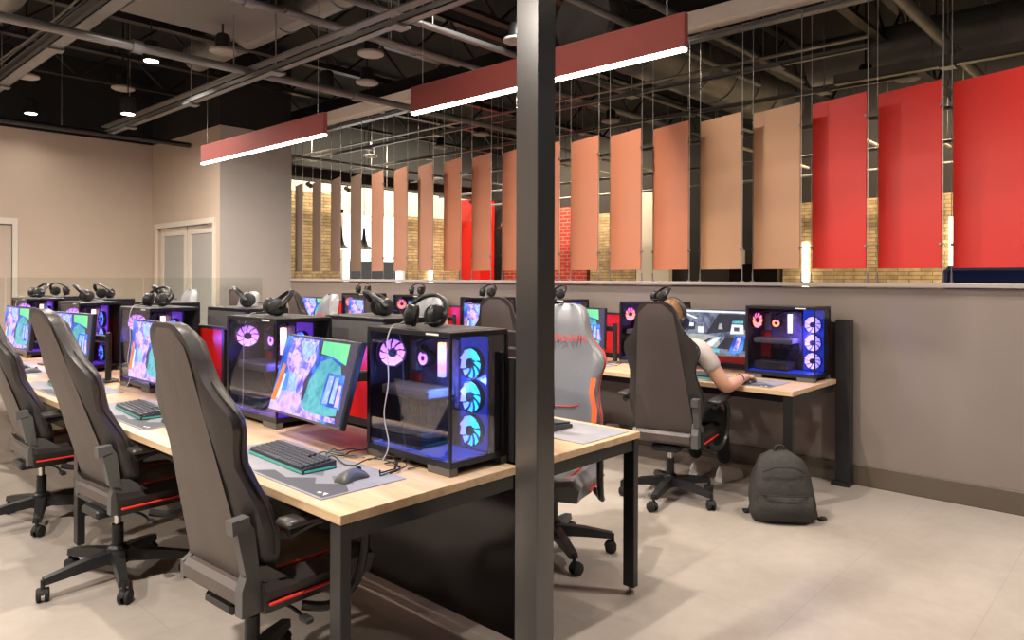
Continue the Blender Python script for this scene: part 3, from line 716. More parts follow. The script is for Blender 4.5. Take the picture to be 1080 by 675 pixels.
HS2 = make_headset('black headset on a steel sided tower behind the divider, nearest the pole', (2.22, 2.95, DZ+.516), math.radians(160), GH, cable=False)
for k, y in enumerate((4.35, 5.65, 6.95, 8.25)):
    dup(HS2, (2.22, y, DZ+.516), math.radians(150+25*k), 'black headset on a steel sided tower behind the divider, %s from the pole' % ['second', 'third', 'fourth', 'fifth'][k])
for k, y in enumerate((3.12, 4.2, 5.10, 6.2, 7.2)):
    dup(HS2, (5.13, y, DZ+.516), math.radians(20*k-30), 'black headset on a violet lit tower at the half wall, %s past the seated player' % ['first', 'second', 'third', 'fourth', 'fifth'][k])

# cable tangles on the front desk
def tangle(label, x, y, seed, mats=('cable_black', 'cable_black', 'cable_black', 'cable_teal'), n=7, span=.28):
    rr = random.Random(seed); t = thing('cable_tangle', label, 'cables', (x, y, DZ), 0, 'loose cables on the desks')
    for k in range(n):
        pts = []; px, py = rr.uniform(-.02, .16), rr.uniform(-span, span)
        a = rr.uniform(0, 2*PI)
        for j in range(8):
            pts.append((max(-.10, min(.20, px)), max(-span, min(span, py)), .006+.022*rr.random()*(1 if 0 < j < 7 else 0)))
            a += rr.uniform(-1.1, 1.1); px += .06*math.cos(a); py += .075*math.sin(a)
        MB().tube(smooth_pts(pts, 5), .0026, 6).build('cable', mats[k % len(mats)], t)
    return t
tangle('tangle of thin cables on front desk between monitor and mousepad nearest the pole', 1.65, 2.27, 4, n=9, span=.20)
tangle('loose cables on the front desk beneath the second monitor', 1.62, 3.75, 9, n=5)
tangle('loose cables on the front desk beneath the third monitor', 1.62, 5.1, 12, n=5)
tangle('loose cables on the half wall desk between the two tall chairs', 4.90, 3.50, 15, n=5, span=.2)

# ================================================================== CHAIRS
ZP = [(.46, .17), (.50, .205), (.56, .232), (.64, .248), (.72, .242), (.80, .222), (.86, .213), (.92, .222), (.975, .242), (1.01, .246), (1.045, .232), (1.085, .195), (1.13, .160), (1.19, .140), (1.25, .127), (1.285, .108), (1.305, .078), (1.313, .04)]
def bolster(z):
    pts = [(.46, .05), (.6, .085), (.74, .075), (.86, .035), (1.0, .045), (1.08, .02), (1.32, .0)]
    for (a, p), (b, q) in zip(pts[:-1], pts[1:]):
        if z <= b: return p+(q-p)*(z-a)/(b-a)
    return 0
REC = [-.125, .165]      # foot of the backrest and how far its top leans back
def back_x(z): return REC[0]-REC[1]*((z-.46)/.85)      # back plane of the shell
def make_chair(label, loc, rz, group, front='pu_black', cover='pu_grey', accent='piping_red', text=False):
    t = thing('gaming_chair', label, 'chair', loc, rz, group)
    # base
    b = MB()
    for k in range(5):
        a = math.radians(36+72*k); c, s = math.cos(a), math.sin(a)
        T = Matrix.Rotation(a, 4, 'Z')
        vs = []
        for r, w_, z0, z1 in ((.03, .032, .095, .15), (.17, .027, .09, .135), (.315, .021, .078, .108)):
            vs += [(r, -w_, z0), (r, w_, z0), (r, w_*.8, z1), (r, -w_*.8, z1)]
        fs = [(0, 1, 2, 3), (11, 10, 9, 8)]
        for q in (0, 4):
            for j in range(4): fs.append((q+j, q+4+j, q+4+(j+1) % 4, q+(j+1) % 4))
        b.add(vs, fs, 0, T)
    b.lathe((0, 0, .085), (0, 0, 1), [(.05, 0), (.052, .03), (.045, .075), (.034, .085)], 20)
    b.build('base', 'plastic_black', t, 30)
    for k in range(5):
        a = math.radians(36+72*k); hd = a+.6*((k*37) % 5-2)
        c0 = Vector((.318*math.cos(a), .318*math.sin(a), 0)); f = Vector((math.cos(hd), math.sin(hd), 0)); s = Vector((-f.y, f.x, 0))
        w_ = MB()
        for sg in (-1, 1):
            cc = c0-f*.012+Vector((0, 0, .031)); w_.lathe(cc+s*sg*.008, s*sg, [(.031, 0), (.031, .014), (.024, .018)], 18)
        w_.cyl(c0+Vector((0, 0, .05)), c0+Vector((0, 0, .10)), .009, n=8)
        T = Matrix.Translation(c0-f*.012+Vector((0, 0, .031))) @ Matrix.Rotation(hd, 4, 'Z')
        pr = [(.034*math.cos(q), .034*math.sin(q)) for q in [math.radians(10+20*i) for i in range(9)]]
        w_.prism(pr, .014, 'y', -.007, 0, T)
        w_.build('caster', 'rubber', t, 40)
    g = MB().cyl((0, 0, .15), (0, 0, .27), .026, n=18).cyl((0, 0, .27), (0, 0, .34), .0155, n=14, mi=1)
    g.build('gas_cylinder', ['plastic_black', 'chrome'], t)
    # mechanism + lever
    m = MB().box((-.13, -.09, .335), (.12, .09, .375), bev=.01).tube(smooth_pts([(.0, -.08, .35), (.03, -.18, .345), (.035, -.26, .33)]), .006, 8).box((.02, -.30, .318), (.05, -.25, .338), bev=.005)
    m.build('tilt_mechanism', 'plastic_black', t)
    # seat
    rows = []
    prof = [(-.175, .02), (-.16, .0), (-.08, -.012), (.08, -.010), (.20, .0), (.265, -.005), (.285, -.04)]
    NU = 13
    for x, dz in prof:
        r = []
        for j in range(NU):
            u = -1+2*j/(NU-1); wd = .255 if x < .2 else .235
            r.append((x, u*wd, .472+dz*.6+.045*max(0, (abs(u)-.55)/.45)**1.3*(1-.6*max(0, (x-.1)/.2)) if abs(u) < .99 else .452+dz*.3))
        rows.append(r)
    s_ = MB().grid([r[::-1] for r in rows])
    bot = [[(x*.96, y*.94, .378) for x, y, z in r] for r in rows]; s_.grid(bot)
    ring = [rows[i][0] for i in range(len(rows))]+rows[-1][1:]+[rows[i][-1] for i in range(len(rows)-2, -1, -1)]+rows[0][-2:0:-1]
    rb = [(x*.96, y*.94, .378) for x, y, z in ring]
    s_.grid([ring, rb], closed_u=True)
    s_.build('seat', front, t, 50, loc=(.07, 0, 0))
    for sg in (-1, 1):
        MB().tube(smooth_pts([(-.15, sg*.155, .478), (-.05, sg*.165, .480), (.12, sg*.165, .478), (.25, sg*.15, .47)]), .0055, 6).build('seat_piping', accent, t, loc=(.07, 0, 0))
        MB().box((-.16, sg*.255-.006, .405), (.16, sg*.255+.006, .416), bev=.004).build('side_trim', accent, t, 0, loc=(.07, 0, 0))
    # backrest front + back (closed loft)
    rows = []
    for z, wd in ZP:
        xb = back_x(z); k = (z-.46)/.85
        bl = bolster(z); th = .058 if z < 1.25 else .058-(z-1.25)*.42
        loop = []
        us = [-1, -.86, -.72, -.58, -.38, -.15, .15, .38, .58, .72, .86, 1]
        for u in us:                                # back side
            e = max(0, (abs(u)-.62)/.38); loop.append((xb+bl*.72*e**1.5, u*wd, z))
        for u in us[::-1]:                          # front side
            e = max(0, (abs(u)-.50)/.50); rnd_ = .018 if abs(u) > .95 else 0
            loop.append((xb+th+bl*e**1.2*.9+(.012 if .5 < abs(u) < .9 else 0)-rnd_, u*wd*(1.0 if abs(u) < .95 else .985), z))
        rows.append(loop)
    MB().grid([r[::-1] for r in rows], closed_u=True, caps=True).build('backrest', front, t, 55)
    # pale cover on the rear of the shell
    rows = []
    for i in range(15):
        z = .475+(1.296-.475)*i/14; wz = .198-(z-.475)*.108
        if z > 1.22: wz *= math.sqrt(max(.15, 1-((z-1.22)/.085)**2))
        e = .007 if 0 < i < 14 else .0
        rows.append([(back_x(z)-(e if abs(u) < .95 else 0)-.0005, u*wz, z) for u in (-1, -.97, -.6, -.2, .2, .6, .97, 1)])
    MB().grid([r[::-1] for r in rows]).build('back_cover', cover, t, 40)
    for sg in (-1, 1):      # edge piping in accent colour
        pts = []
        for z, wd in ZP[2:13]:
            bl = bolster(z)
            pts.append((back_x(z)+bl*.80+.028, sg*(wd+.001), z))
        MB().tube(smooth_pts(pts, 3), .0035, 6).build('edge_piping', 'pu_black' if not text else accent, t)
    # rear lower bar + hinge covers
    MB().box((-.165, -.195, .395), (-.105, .195, .472), bev=.018).build('rear_bar', 'pu_grey', t, loc=(REC[0]+.125, 0, 0))
    for sg in (-1, 1):
        T = Matrix.Identity(4)
        y0 = sg*.190
        if sg > 0:
            MB().prism([(-.160, .395), (-.05, .395), (-.06, .44), (-.13, .475), (-.160, .46)], .022, 'y', .185).build('hinge_cover', 'plastic_grey', t, 0, loc=(REC[0]+.125, 0, 0))
        else: MB().prism([(-.175, .385), (.05, .385), (.07, .42), (-.01, .47), (-.09, .53), (-.15, .54), (-.175, .47)], sg*.042, 'y', y0).build('hinge_cover', 'plastic_grey', t, 0, loc=(REC[0]+.125, 0, 0))
        if sg < 0: MB().prism([(-.155, .52), (-.105, .50), (-.125, .66), (-.145, .69), (-.19, .685)], sg*.036, 'y', y0+sg*.012).build('hinge_arm', 'plastic_grey', t, 0, loc=(REC[0]+.12-(REC[1]-.165)*.2, 0, 0))
        if sg < 0: MB().prism([(-.198, .655), (-.140, .670), (-.142, .705), (-.202, .700)], sg*.042, 'y', y0+sg*.009).build('hinge_cap', 'plastic_grey', t, 0, loc=(REC[0]+.12-(REC[1]-.165)*.25, 0, 0))
        # armrest: loop and pad
        pts = smooth_pts([(-.12, sg*.30, .64), (-.02, sg*.305, .66), (.10, sg*.31, .655), (.17, sg*.31, .60), (.175, sg*.31, .50), (.14, sg*.305, .40), (.05, sg*.29, .35), (-.03, sg*.24, .362)], 6)
        MB().tube(pts, .016, 8, sx=1.2).build('arm_loop', 'plastic_black', t, loc=(.07, 0, 0))
        MB().box((-.15, sg*.305-.042, .663), (.15, sg*.305+.042, .690), bev=.011).build('arm_pad', 'pu_black', t, 50, loc=(.07, 0, 0))
    if text:
        ang = math.atan2(.165, .85)
        o = text_mesh('RESPAWN', .062, 'lettering', 'logo_red', t, (back_x(1.12)+.078, 0, 1.12), (PI/2, 0, PI/2), .001, 1.0)
        o.rotation_euler = (PI/2-ang*.9, 0, PI/2)
        MB().tube(smooth_pts([(back_x(.80)+.070, -.15, .80), (back_x(.76)+.064, -.08, .76), (back_x(.76)+.064, .08, .76), (back_x(.80)+.070, .15, .80)]), .003, 6).build('seam_piping', accent, t)
        for sg in (-1, 1):
            rows = []
            for z in (.60, .68, .76, .84, .92):
                wd = min(ZP, key=lambda q: abs(q[0]-z))[1]
                rows.append([(back_x(z)+.078+bolster(z)*.55, sg*wd*.80, z), (back_x(z)+.085+bolster(z)*.9, sg*wd*.955, z)])
            if sg > 0: rows = [r[::-1] for r in rows]
            MB().grid(rows).build('side_stripe', 'orange_pad', t)
    return t
GC = 'high backed gaming chairs'
REC[:] = [-.120, .195]
CH = make_chair('grey backed gaming chair nearest the camera at the front desk', (1.235, 2.385, 0), math.radians(3), GC)
REC[:] = [-.075, .275]
CH2 = make_chair('grey backed gaming chair with five wheel base, second from the pole at the front desk', (1.25, 3.74, 0), math.radians(4), GC)
dup(CH2, (1.24, 4.97, 0), math.radians(0), 'grey backed gaming chair cut off by the left edge of the photo')
dup(CH, (4.20, 2.46, 0), math.radians(12), 'dark gaming chair the person sits in, beside the backpack')
dup(CH, (4.15, 3.86, 0), math.radians(20), 'dark gaming chair at the half wall desk, next after the seated person')
REC[:] = [-.125, .165]
CB = make_chair('grey gaming chair with red lettering facing the camera, right behind the pole', (2.96, 2.44, 0), math.radians(203), GC, front='pu_light', cover='pu_grey', text=True)
for k, (x, y, a) in enumerate(((3.25, 4.0, 195), (3.2, 5.35, 170), (3.2, 6.7, 185), (3.2, 8.1, 180))):
    dup(CB, (x, y, 0), math.radians(a), 'grey gaming chair behind the divider facing the camera, %s from the pole' % ['second', 'third', 'fourth', 'fifth'][k])
for k, (y, a) in enumerate(((5.3, 10), (6.6, -10), (7.9, 5))):
    dup(CH, (4.15, y, 0), math.radians(a), 'distant dark gaming chair at the half wall desk, %s after the seated person' % ['second', 'third', 'fourth'][k])

# ================================================================== HANGING PANELS
def pmat(n, c): return mat(n, c, .42, spec=.5)
pcols = {'red': (.62, .030, .022), 'tan': (.48, .27, .15), 'terra': (.48, .17, .09), 'coral': (.49, .185, .10), 'peach': (.46, .23, .15), 'taupe': (.20, .13, .095)}
for k_, c_ in pcols.items(): pmat('panel_'+k_, c_)
order = ['red', 'red', 'red', 'tan', 'tan', 'terra', 'coral', 'coral', 'coral', 'coral', 'coral', 'coral', 'peach', 'peach', 'peach', 'taupe', 'taupe', 'taupe', 'taupe']
cn = {'red': 'bright red', 'tan': 'tan orange', 'terra': 'terracotta orange', 'coral': 'coral orange', 'peach': 'dull peach', 'taupe': 'brown taupe'}
ords = ['first', 'second', 'third', 'fourth', 'fifth', 'sixth', 'seventh', 'eighth', 'ninth', 'tenth', 'eleventh', 'twelfth', 'thirteenth', 'fourteenth', 'fifteenth', 'sixteenth', 'seventeenth', 'eighteenth', 'nineteenth']
protos = {}
def make_panel(kind, label, loc):
    t = thing('hanging_panel', label, 'panel', loc, 0, 'tall coloured panels hung over the half wall')
    t.rotation_euler = (0, 0, -math.radians(17.9))
    PW = .445
    MB().box((-.006, 0, 0), (.006, PW, 1.25), bev=.002).build('board', 'panel_'+kind, t, 0)
    for y in (.012-.022, PW-.012+.022):
        MB().cyl((0, y, -.09), (0, y, 1.90), .0028, n=6).build('cable', 'wire', t)
        MB().cyl((0, y, -.098), (0, y, -.03), .006, n=8).cyl((0, y, -.1), (0, y, -.092), .016, n=12).build('foot_anchor', 'metal_grey', t)
        MB().cyl((0, y, 1.87), (0, y, 1.94), .006, n=8).build('top_anchor', 'metal_grey', t)
        for z in (.16, 1.08):
            s_ = 1 if y < .1 else -1
            MB().cyl((-.016, y+s_*.010, z), (.016, y+s_*.010, z), .009, n=10).build('clip', 'metal_grey', t)
    return t
for i, kd in enumerate(order):
    y = .686+i*.4645
    lab = '%s hanging panel, %s from the right end of the row' % (cn[kd], ords[i])
    loc = (HX+.02, y, HZ+.101)
    if kd not in protos: protos[kd] = make_panel(kd, lab, loc)
    else: dup(protos[kd], loc, -math.radians(17.9), lab)
tag(MB().box((HX+.0, -3, 3.55), (HX+.16, 9.30, 3.68)).build('support_beam', 'beam_beige', smooth=0), 'long cream beam running above the hanging panels', 'beam')
tag(MB().box((HX+.05, -3, 3.452), (HX+.13, 9.30, 3.470)).box((HX+.05, -3, 3.476), (HX+.13, 9.30, 3.49)).box((HX+.07, -3, 3.47), (HX+.08, 9.30, 3.476)).build('strut_channel', 'conduit', smooth=0), 'grey steel strut channel just under the cream beam', 'strut')

# ================================================================== LINEAR BAR LIGHTS
BARX = 3.50
for i, (y0, y1) in enumerate(((1.96, 4.285), (5.475, 7.92))):
    t = thing('linear_light', ['dark red linear light bar glowing underneath, crossing behind the pole', 'dark red linear light bar glowing underneath, left and farther one'][i], 'light', (BARX, (y0+y1)/2, 2.70), 0, 'red linear light bars')
    L2 = (y1-y0)/2
    MB().box((-.02, -L2, .012), (.02, L2, .20), bev=.002).build('bar_body', 'bar_red', t, 0)
    MB().box((-.017, -L2+.005, -.006), (.017, L2-.005, .012)).build('light_strip', 'lamp_bar', t, 0)
    for s in (-1, 1):
        MB().cyl((0, s*(L2-.12), .20), (0, s*(L2-.12), ZC-2.70), .002, n=6).build('suspension_wire', 'wire', t)
    area('bar_glow', (0, 0, -.012), .03, 2*L2-.04, 30, (1, .86, .70), parent=t)

# ================================================================== CEILING SERVICES
def pipe(label, p, q, r, m='conduit', name='ceiling_pipe', cat='pipe', coup=0, group='pipes under the dark ceiling'):
    p, q = Vector(p), Vector(q); t = thing(name, label, cat, tuple(p), 0, group); d = q-p; L = d.length; u = d.normalized()
    MB().cyl((0, 0, 0), d, r, n=12).build('pipe_run', m, t)
    n = int(L/coup) if coup else 0
    for k in range(n):
        c = u*(coup*(k+.5)); MB().cyl(c-u*.04, c+u*.04, r*1.45, n=12).build('coupling', m, t)
    nh = max(2, int(L/2.4))
    for k in range(nh):
        c = u*(L*(k+.5)/nh); MB().cyl(c+Vector((0, 0, r*.5)), (c.x, c.y, ZC-p.z), .005, n=6).build('hanger_rod', 'wire', t)
    return t
pipe('long grey sprinkler pipe crossing the upper left ceiling', (-1, 6.47, 3.4), (7.3, 6.47, 3.4), .038, coup=2.2)
pipe('grey pipe with couplings above the red light bars', (1.5, 5.6, 3.72), (5.2, 5.6, 3.72), .035, coup=.9)
pipe('thin grey pipe just left of the pole at the ceiling', (3.0, 5.27, 3.6), (7.2, 5.27, 3.6), .026)
pipe('grey pipe meeting the left side of the pole', (3.0, 4.69, 3.6), (7.2, 4.69, 3.6), .03)
pipe('light grey pipe right of the pole above red bar', (3.5, 3.74, 3.8), (8.4, 3.72, 3.8), .035)
pipe('light grey pipe above the near end of the red bar', (4.2, 3.30, 3.8), (8.6, 3.27, 3.8), .035)
pipe('thick grey pipe at the upper right corner above the red panels', (5.2, 1.56, 3.6), (10.6, 1.54, 3.6), .05)
pipe('dark pipe along the top of the beige wall', (-2, 10.2, 3.3), (4.33, 10.2, 3.3), .035, 'steel_black')
pipe('grey pipe in the room beyond, behind the middle panels', (6, 5.75, 3.8), (11.5, 5.73, 3.8), .03)
pipe('thin pipe in the room beyond, above the coral panels', (6, 5.15, 3.85), (11.5, 5.13, 3.85), .025)
pipe('thin pipe far off above the left panels', (5.6, 9.9, 3.3), (11.8, 9.9, 3.3), .022)
for k, (y, z) in enumerate(((2.4, 3.35), (3.05, 3.3), (4.4, 3.25), (6.6, 3.3), (7.6, 3.35))):
    pipe('pale conduit far beyond the panels, %s from the right' % ['first', 'second', 'third', 'fourth', 'fifth'][k], (9.2, y, z), (11.8, y, z), .022, 'beam_beige')
for k, (x, z) in enumerate(((9.6, 3.45), (10.4, 3.2), (11.3, 3.05))):
    pipe('pale pipe running parallel to the panels in the far room, %s' % ['nearest', 'middle', 'farthest'][k], (x, -2, z), (x, 11.8, z), .025, 'conduit')
def rail(label, x, y0, y1, z, w_=.04, h=.05, double=True, m='conduit'):
    t = thing('ceiling_rail', label, 'rail', (x, y0, z), 0, 'strut rails under the dark ceiling'); L = y1-y0
    b = MB().box((-w_, 0, -h/2), (w_, L, -h/2+.008)).box((-w_, 0, -h/2), (-w_+.008, L, h/2)).box((w_-.008, 0, -h/2), (w_, L, h/2))
    b.build('channel', m, t, 0)
    if double: MB().box((-w_, 0, h/2+.06), (w_, L, h/2+.075)).build('upper_channel', m, t, 0)
    n = max(2, int(L/1.6))
    for k in range(n):
        y = L*(k+.5)/n; MB().cyl((0, y, 0), (0, y, ZC-z), .006, n=6).build('hanger_rod', 'wire', t)
        MB().box((-.07, y-.06, -h/2-.02), (.07, y+.06, -h/2-.002)).build('bracket', m, t, 0)
    return t
rail('grey double strut rail running up to the pole top', 3.30, -2, 10.4, 3.33)
rail('strut rail with bundled conduits at the upper left', 1.93, -1, 10.2, 3.52, .06)
rail('thin strut rail beyond the panels, left one', 6.75, 2, 11.8, 3.5, .03, .04, True)
rail('thin strut rail far beyond the panels', 8.0, 2, 11.8, 3.5, .03, .04, False)
rail('rail behind the red panels at the right', 7.70, -3.5, 2.6, 3.5, .05, .10, False)
for k, dx in enumerate((-.09, -.05, .10, .14)):
    pts = [(1.93+dx+.012*math.sin(j*1.3+k), -1+j*.8, 3.665+.015*math.cos(j+k)) for j in range(15)]
    tag(MB().tube(smooth_pts(pts, 4), .010, 6).build('conduit_cable', 'conduit'), 'thin conduit laid along the upper left strut rail, ' + ['outermost', 'next to outermost', 'inner', 'innermost'][k], 'cable', 'conduits on the upper left rail')
# ducts
def duct(label, p, q, r, ring=.6):
    p, q = Vector(p), Vector(q); t = thing('air_duct', label, 'duct', tuple(p), 0, 'round air ducts'); d = q-p; u = d.normalized(); L = d.length
    n = int(L/ring); prof = [(r, 0)]
    for k in range(n):
        h = ring*(k+.5); prof += [(r, h-.013), (r+.012, h-.011), (r+.012, h+.011), (r, h+.013)]
    MB().lathe((0, 0, 0), u, prof+[(r, L)], 32).build('duct_tube', 'duct_grey', t)
    for k in range(2):
        c = u*L*(.25+.5*k); MB().cyl(c+Vector((0, 0, r*.9)), (c.x, c.y, ZC-p.z), .01, n=6).build('hanger_strap', 'steel_black', t)
    return t
duct('big round grey duct at the upper left corner', (1.55, 2.5, 4.05), (1.45, 9.8, 4.05), .30)
duct('big round grey duct above the panels right of the pole', (5.7, 4.35, 4.02), (10.5, 4.30, 4.02), .34)
duct('smaller round duct behind the red panels', (8.7, -2, 4.0), (8.7, 3.2, 4.0), .26)
duct('dark round duct over the front row', (3.9, 3.35, 4.2), (3.9, 9.0, 4.2), .18, 1.0)
# joists: open web, along x
def joist(label, y, x0, x1, zt=4.55, zb=4.02):
    t = thing('roof_joist', label, 'joist', (x0, y, zb), 0, 'black open web roof joists'); L = x1-x0; h = zt-zb
    MB().box((0, -.05, 0), (L, .05, .04)).build('bottom_chord', 'steel_black', t, 0)
    MB().box((0, -.05, h-.04), (L, .05, h)).build('top_chord', 'steel_black', t, 0)
    b = MB(); n = int(L/.55)
    for k in range(n):
        xa = L*k/n; xb = L*(k+1)/n
        b.cyl((xa, 0, .02 if k % 2 else h-.02), (xb, 0, h-.02 if k % 2 else .02), .017, n=6)
    b.build('web', 'steel_black', t)
    return t
for k in range(9):
    joist('black open web roof joist, %s counting from the near side' % ords[k], 1.0+1.35*k, -2, 11.9)
tag(MB().box((-2, 3.0, 3.83), (-1.9, 3.1, 3.9)).box((5.8, -3, 3.82), (5.95, 11.9, 4.0)).build('roof_beam', 'steel_black', smooth=0), 'dark steel girder running over the half wall', 'beam')
# suspended cloud panel and discs
tag(MB().box((2.35, 6.62, 3.90), (3.62, 7.15, 3.93), T=None).box((2.35, 6.05, 3.90), (3.62, 6.62, 3.93)).build('ceiling_panel', 'cloud_grey', smooth=0), 'flat grey panel hung under the ceiling above the front row', 'panel')
dl = ['above the left rail', 'near the beige wall', 'beside the grey ceiling panel', 'over the left light bar', 'just behind the left light bar', 'left of the pole', 'beyond the left coral panels', 'beyond the middle coral panels', 'beyond the panels near the pole', 'beyond the terracotta panels', 'behind the red panels', 'far behind the red panels']
for k, (x, y, z) in enumerate(((2.13, 9.16, 3.6), (3.05, 9.0, 3.62), (3.19, 6.78, 3.62), (4.17, 5.74, 3.6), (4.76, 6.62, 3.6), (4.83, 4.43, 3.6), (7.7, 10.6, 3.6), (7.95, 9.0, 3.6), (7.63, 7.72, 3.6), (8.2, 5.75, 3.6), (8.31, 2.49, 3.6), (8.6, 2.15, 3.6))):
    t = thing('ceiling_disc', 'round pale ceiling speaker '+dl[k], 'speaker', (x, y, z), 0, 'round ceiling speakers')
    MB().lathe((0, 0, 0), (0, 0, 1), [(.10, 0), (.125, .012), (.125, .03), (.06, .05)], 24).build('grille', 'disc_white', t)
    MB().lathe((0, 0, .05), (0, 0, 1), [(.07, 0), (.07, .10), (.05, .13)], 20).cyl((0, 0, .15), (0, 0, ZC-z), .01, n=6).build('housing', 'plastic_black', t)

downlight('pendant_downlight', 'lit black cylinder downlight hanging at the upper left', 2.80, 7.50, 3.6, 70)
downlight('pendant_downlight', 'lit black cylinder downlight near the beige wall', 2.61, 11.0, 3.58, 5)
downlight('pendant_downlight', 'black cylinder downlight at the top edge beside the grey ceiling panel', 2.18, 5.88, 3.66, 60)
downlight('pendant_downlight', 'black cylinder downlight over the desk row out of frame', 1.95, 2.70, 4.1, 140)
downlight('pendant_downlight', 'black cylinder downlight over the open floor out of frame', 3.9, .2, 4.1, 72)
downlight('pendant_downlight', 'added black cylinder downlight behind the camera on the left', -.2, 1.9, 4.1, 175)  # unseen lamp added to brighten the floor at lower left
downlight('pendant_downlight', 'black cylinder downlight over the aisle by the half wall', 4.35, 3.9, 4.1, 90)
downlight('pendant_downlight', 'added black cylinder downlight washing the red panels out of frame', 4.3, -1.0, 4.1, 62)  # unseen lamp added to give the red panels their own light
# added downlights that brighten the walls and the column
downlight('pendant_downlight', 'added black cylinder downlight brightening the beige wall, left', .6, 8.3, 3.29, 165, spread=PI)
downlight('pendant_downlight', 'added black cylinder downlight brightening the beige wall, right', 3.0, 8.7, 3.29, 75, spread=PI)
downlight('pendant_downlight', 'added black cylinder downlight brightening the grey column', 4.75, 7.4, 3.7, 38, spread=PI*.8)
downlight('pendant_downlight', 'added black cylinder downlight brightening the unseen wall, near', -1.2, 3.5, 3.5, 130, spread=PI)  # this pair lights the unseen wall that the pole mirrors
downlight('pendant_downlight', 'added black cylinder downlight brightening the unseen wall, far', -1.2, 7.0, 3.5, 130, spread=PI)
area('room_washer', (10.6, 2.2, 3.9), .2, 4.5, 150, (1, .78, .5), rot=(0, math.radians(-35), 0))
area('brick_washer', (10.9, 9.2, 3.9), .2, 3.2, 130, (1, .80, .55), rot=(0, math.radians(-35), 0))
area('far_washer', (8.5, 10.6, 3.9), 5, .2, 150, (1, .84, .62), rot=(math.radians(38), 0, 0))

# ---- things beyond the panels
t = thing('track_light', 'black track with spot heads along the far white wall', 'light', (5.6, 11.3, 3.18))
MB().box((0, -.02, 0), (6.2, .02, .03)).build('track', 'steel_black', t, 0)
for k, x in enumerate((1.3, 2.1, 3.3, 4.1, 5.3)):
    MB().cyl((x, 0, -.01), (x, 0, -.06), .012, n=8).cyl((x, -.05, -.12), (x, .06, -.07), .04, n=14).build('spot_head', 'steel_black', t)
for k in (.3, 3.0, 5.9): MB().cyl((k, 0, .03), (k, 0, ZC-3.18), .006, n=6).build('hanger_rod', 'wire', t)
for k, x in enumerate((7.02, 7.50)):
    t = thing('pendant_lamp', 'black bell shaped pendant lamp beyond the taupe panels, '+['left one', 'right one'][k], 'lamp', (x, 10.5, 1.93), 0, 'black bell pendants')
    MB().lathe((0, 0, 0), (0, 0, 1), [(.15, 0), (.13, .02), (.07, .09), (.035, .2), (.02, .36), (.012, .40)], 24).build('shade', 'plastic_black', t)
    MB().cyl((0, 0, -.002), (0, 0, .008), .12, n=20).build('bulb', 'strip_glow', t)
    MB().cyl((0, 0, .4), (0, 0, ZC-1.93), .006, n=6).build('cord', 'cable_black', t)
tag(MB().box((10.2, 11.86, .9), (10.28, 11.92, 2.2), bev=.004).build('wall_light', 'strip_glow', smooth=0), 'upright glowing strip light on the far stone wall', 'light')
tag(MB().box((11.82, 4.42, 1.0), (11.89, 4.5, 2.05), bev=.004).build('wall_light', 'strip_glow', smooth=0), 'upright glowing strip light left of the bright red panels', 'light')
tag(MB().box((11.82, 2.33, 1.0), (11.89, 2.41, 2.35), bev=.004).build('wall_light', 'strip_glow', smooth=0), 'upright glowing strip light between the two rightmost red panels', 'light')
tag(MB().box((7.6, 11.0, 0), (8.6, 11.1, 1.75), bev=.01).build('partition', 'blue_grey', smooth=0), 'blue grey partition beyond the taupe panels', 'partition')
tag(MB().box((9.0, 1.0, 0), (9.6, 1.9, 1.60), bev=.05).build('booth_seat', 'blue_seat', smooth=0), 'blue booth seat back seen under the rightmost red panel', 'seat')
tag(MB().box((9.5, 3.95, 0), (9.6, 4.65, 1.66), bev=.01).build('dark_screen', 'screen_off', smooth=0), 'black screen seen under the tan panel', 'screen')
tag(MB().box((11.9, 5.55, 1.55), (11.99, 5.75, 1.95), bev=.01).build('wall_box', 'disc_white', smooth=0), 'small pale box on the dark far wall between tan panels', 'box')
tag(MB().lathe((9.6, 8.7, 2.35), (0, 0, 1), [(.42, 0), (.36, .02), (.22, .5), (.1, .55)], 28).cyl((9.6, 8.7, 2.9), (9.6, 8.7, ZC), .01, n=6).build('red_pendant_shade', 'red_panel'), 'large red lamp shade hanging beyond the coral panels', 'lamp')
# glass railing behind the rows
for k, (x0, x1) in enumerate(((.9, 1.95), (1.97, 3.35), (3.37, 4.9))):
    tag(MB().box((x0, 9.215, .02), (x1, 9.227, 1.44)).build('glass_railing', 'clear_glass', smooth=0), 'clear glass railing pane in front of the beige wall, ' + ['left one', 'middle one', 'right one'][k], 'railing', 'glass railing panes')

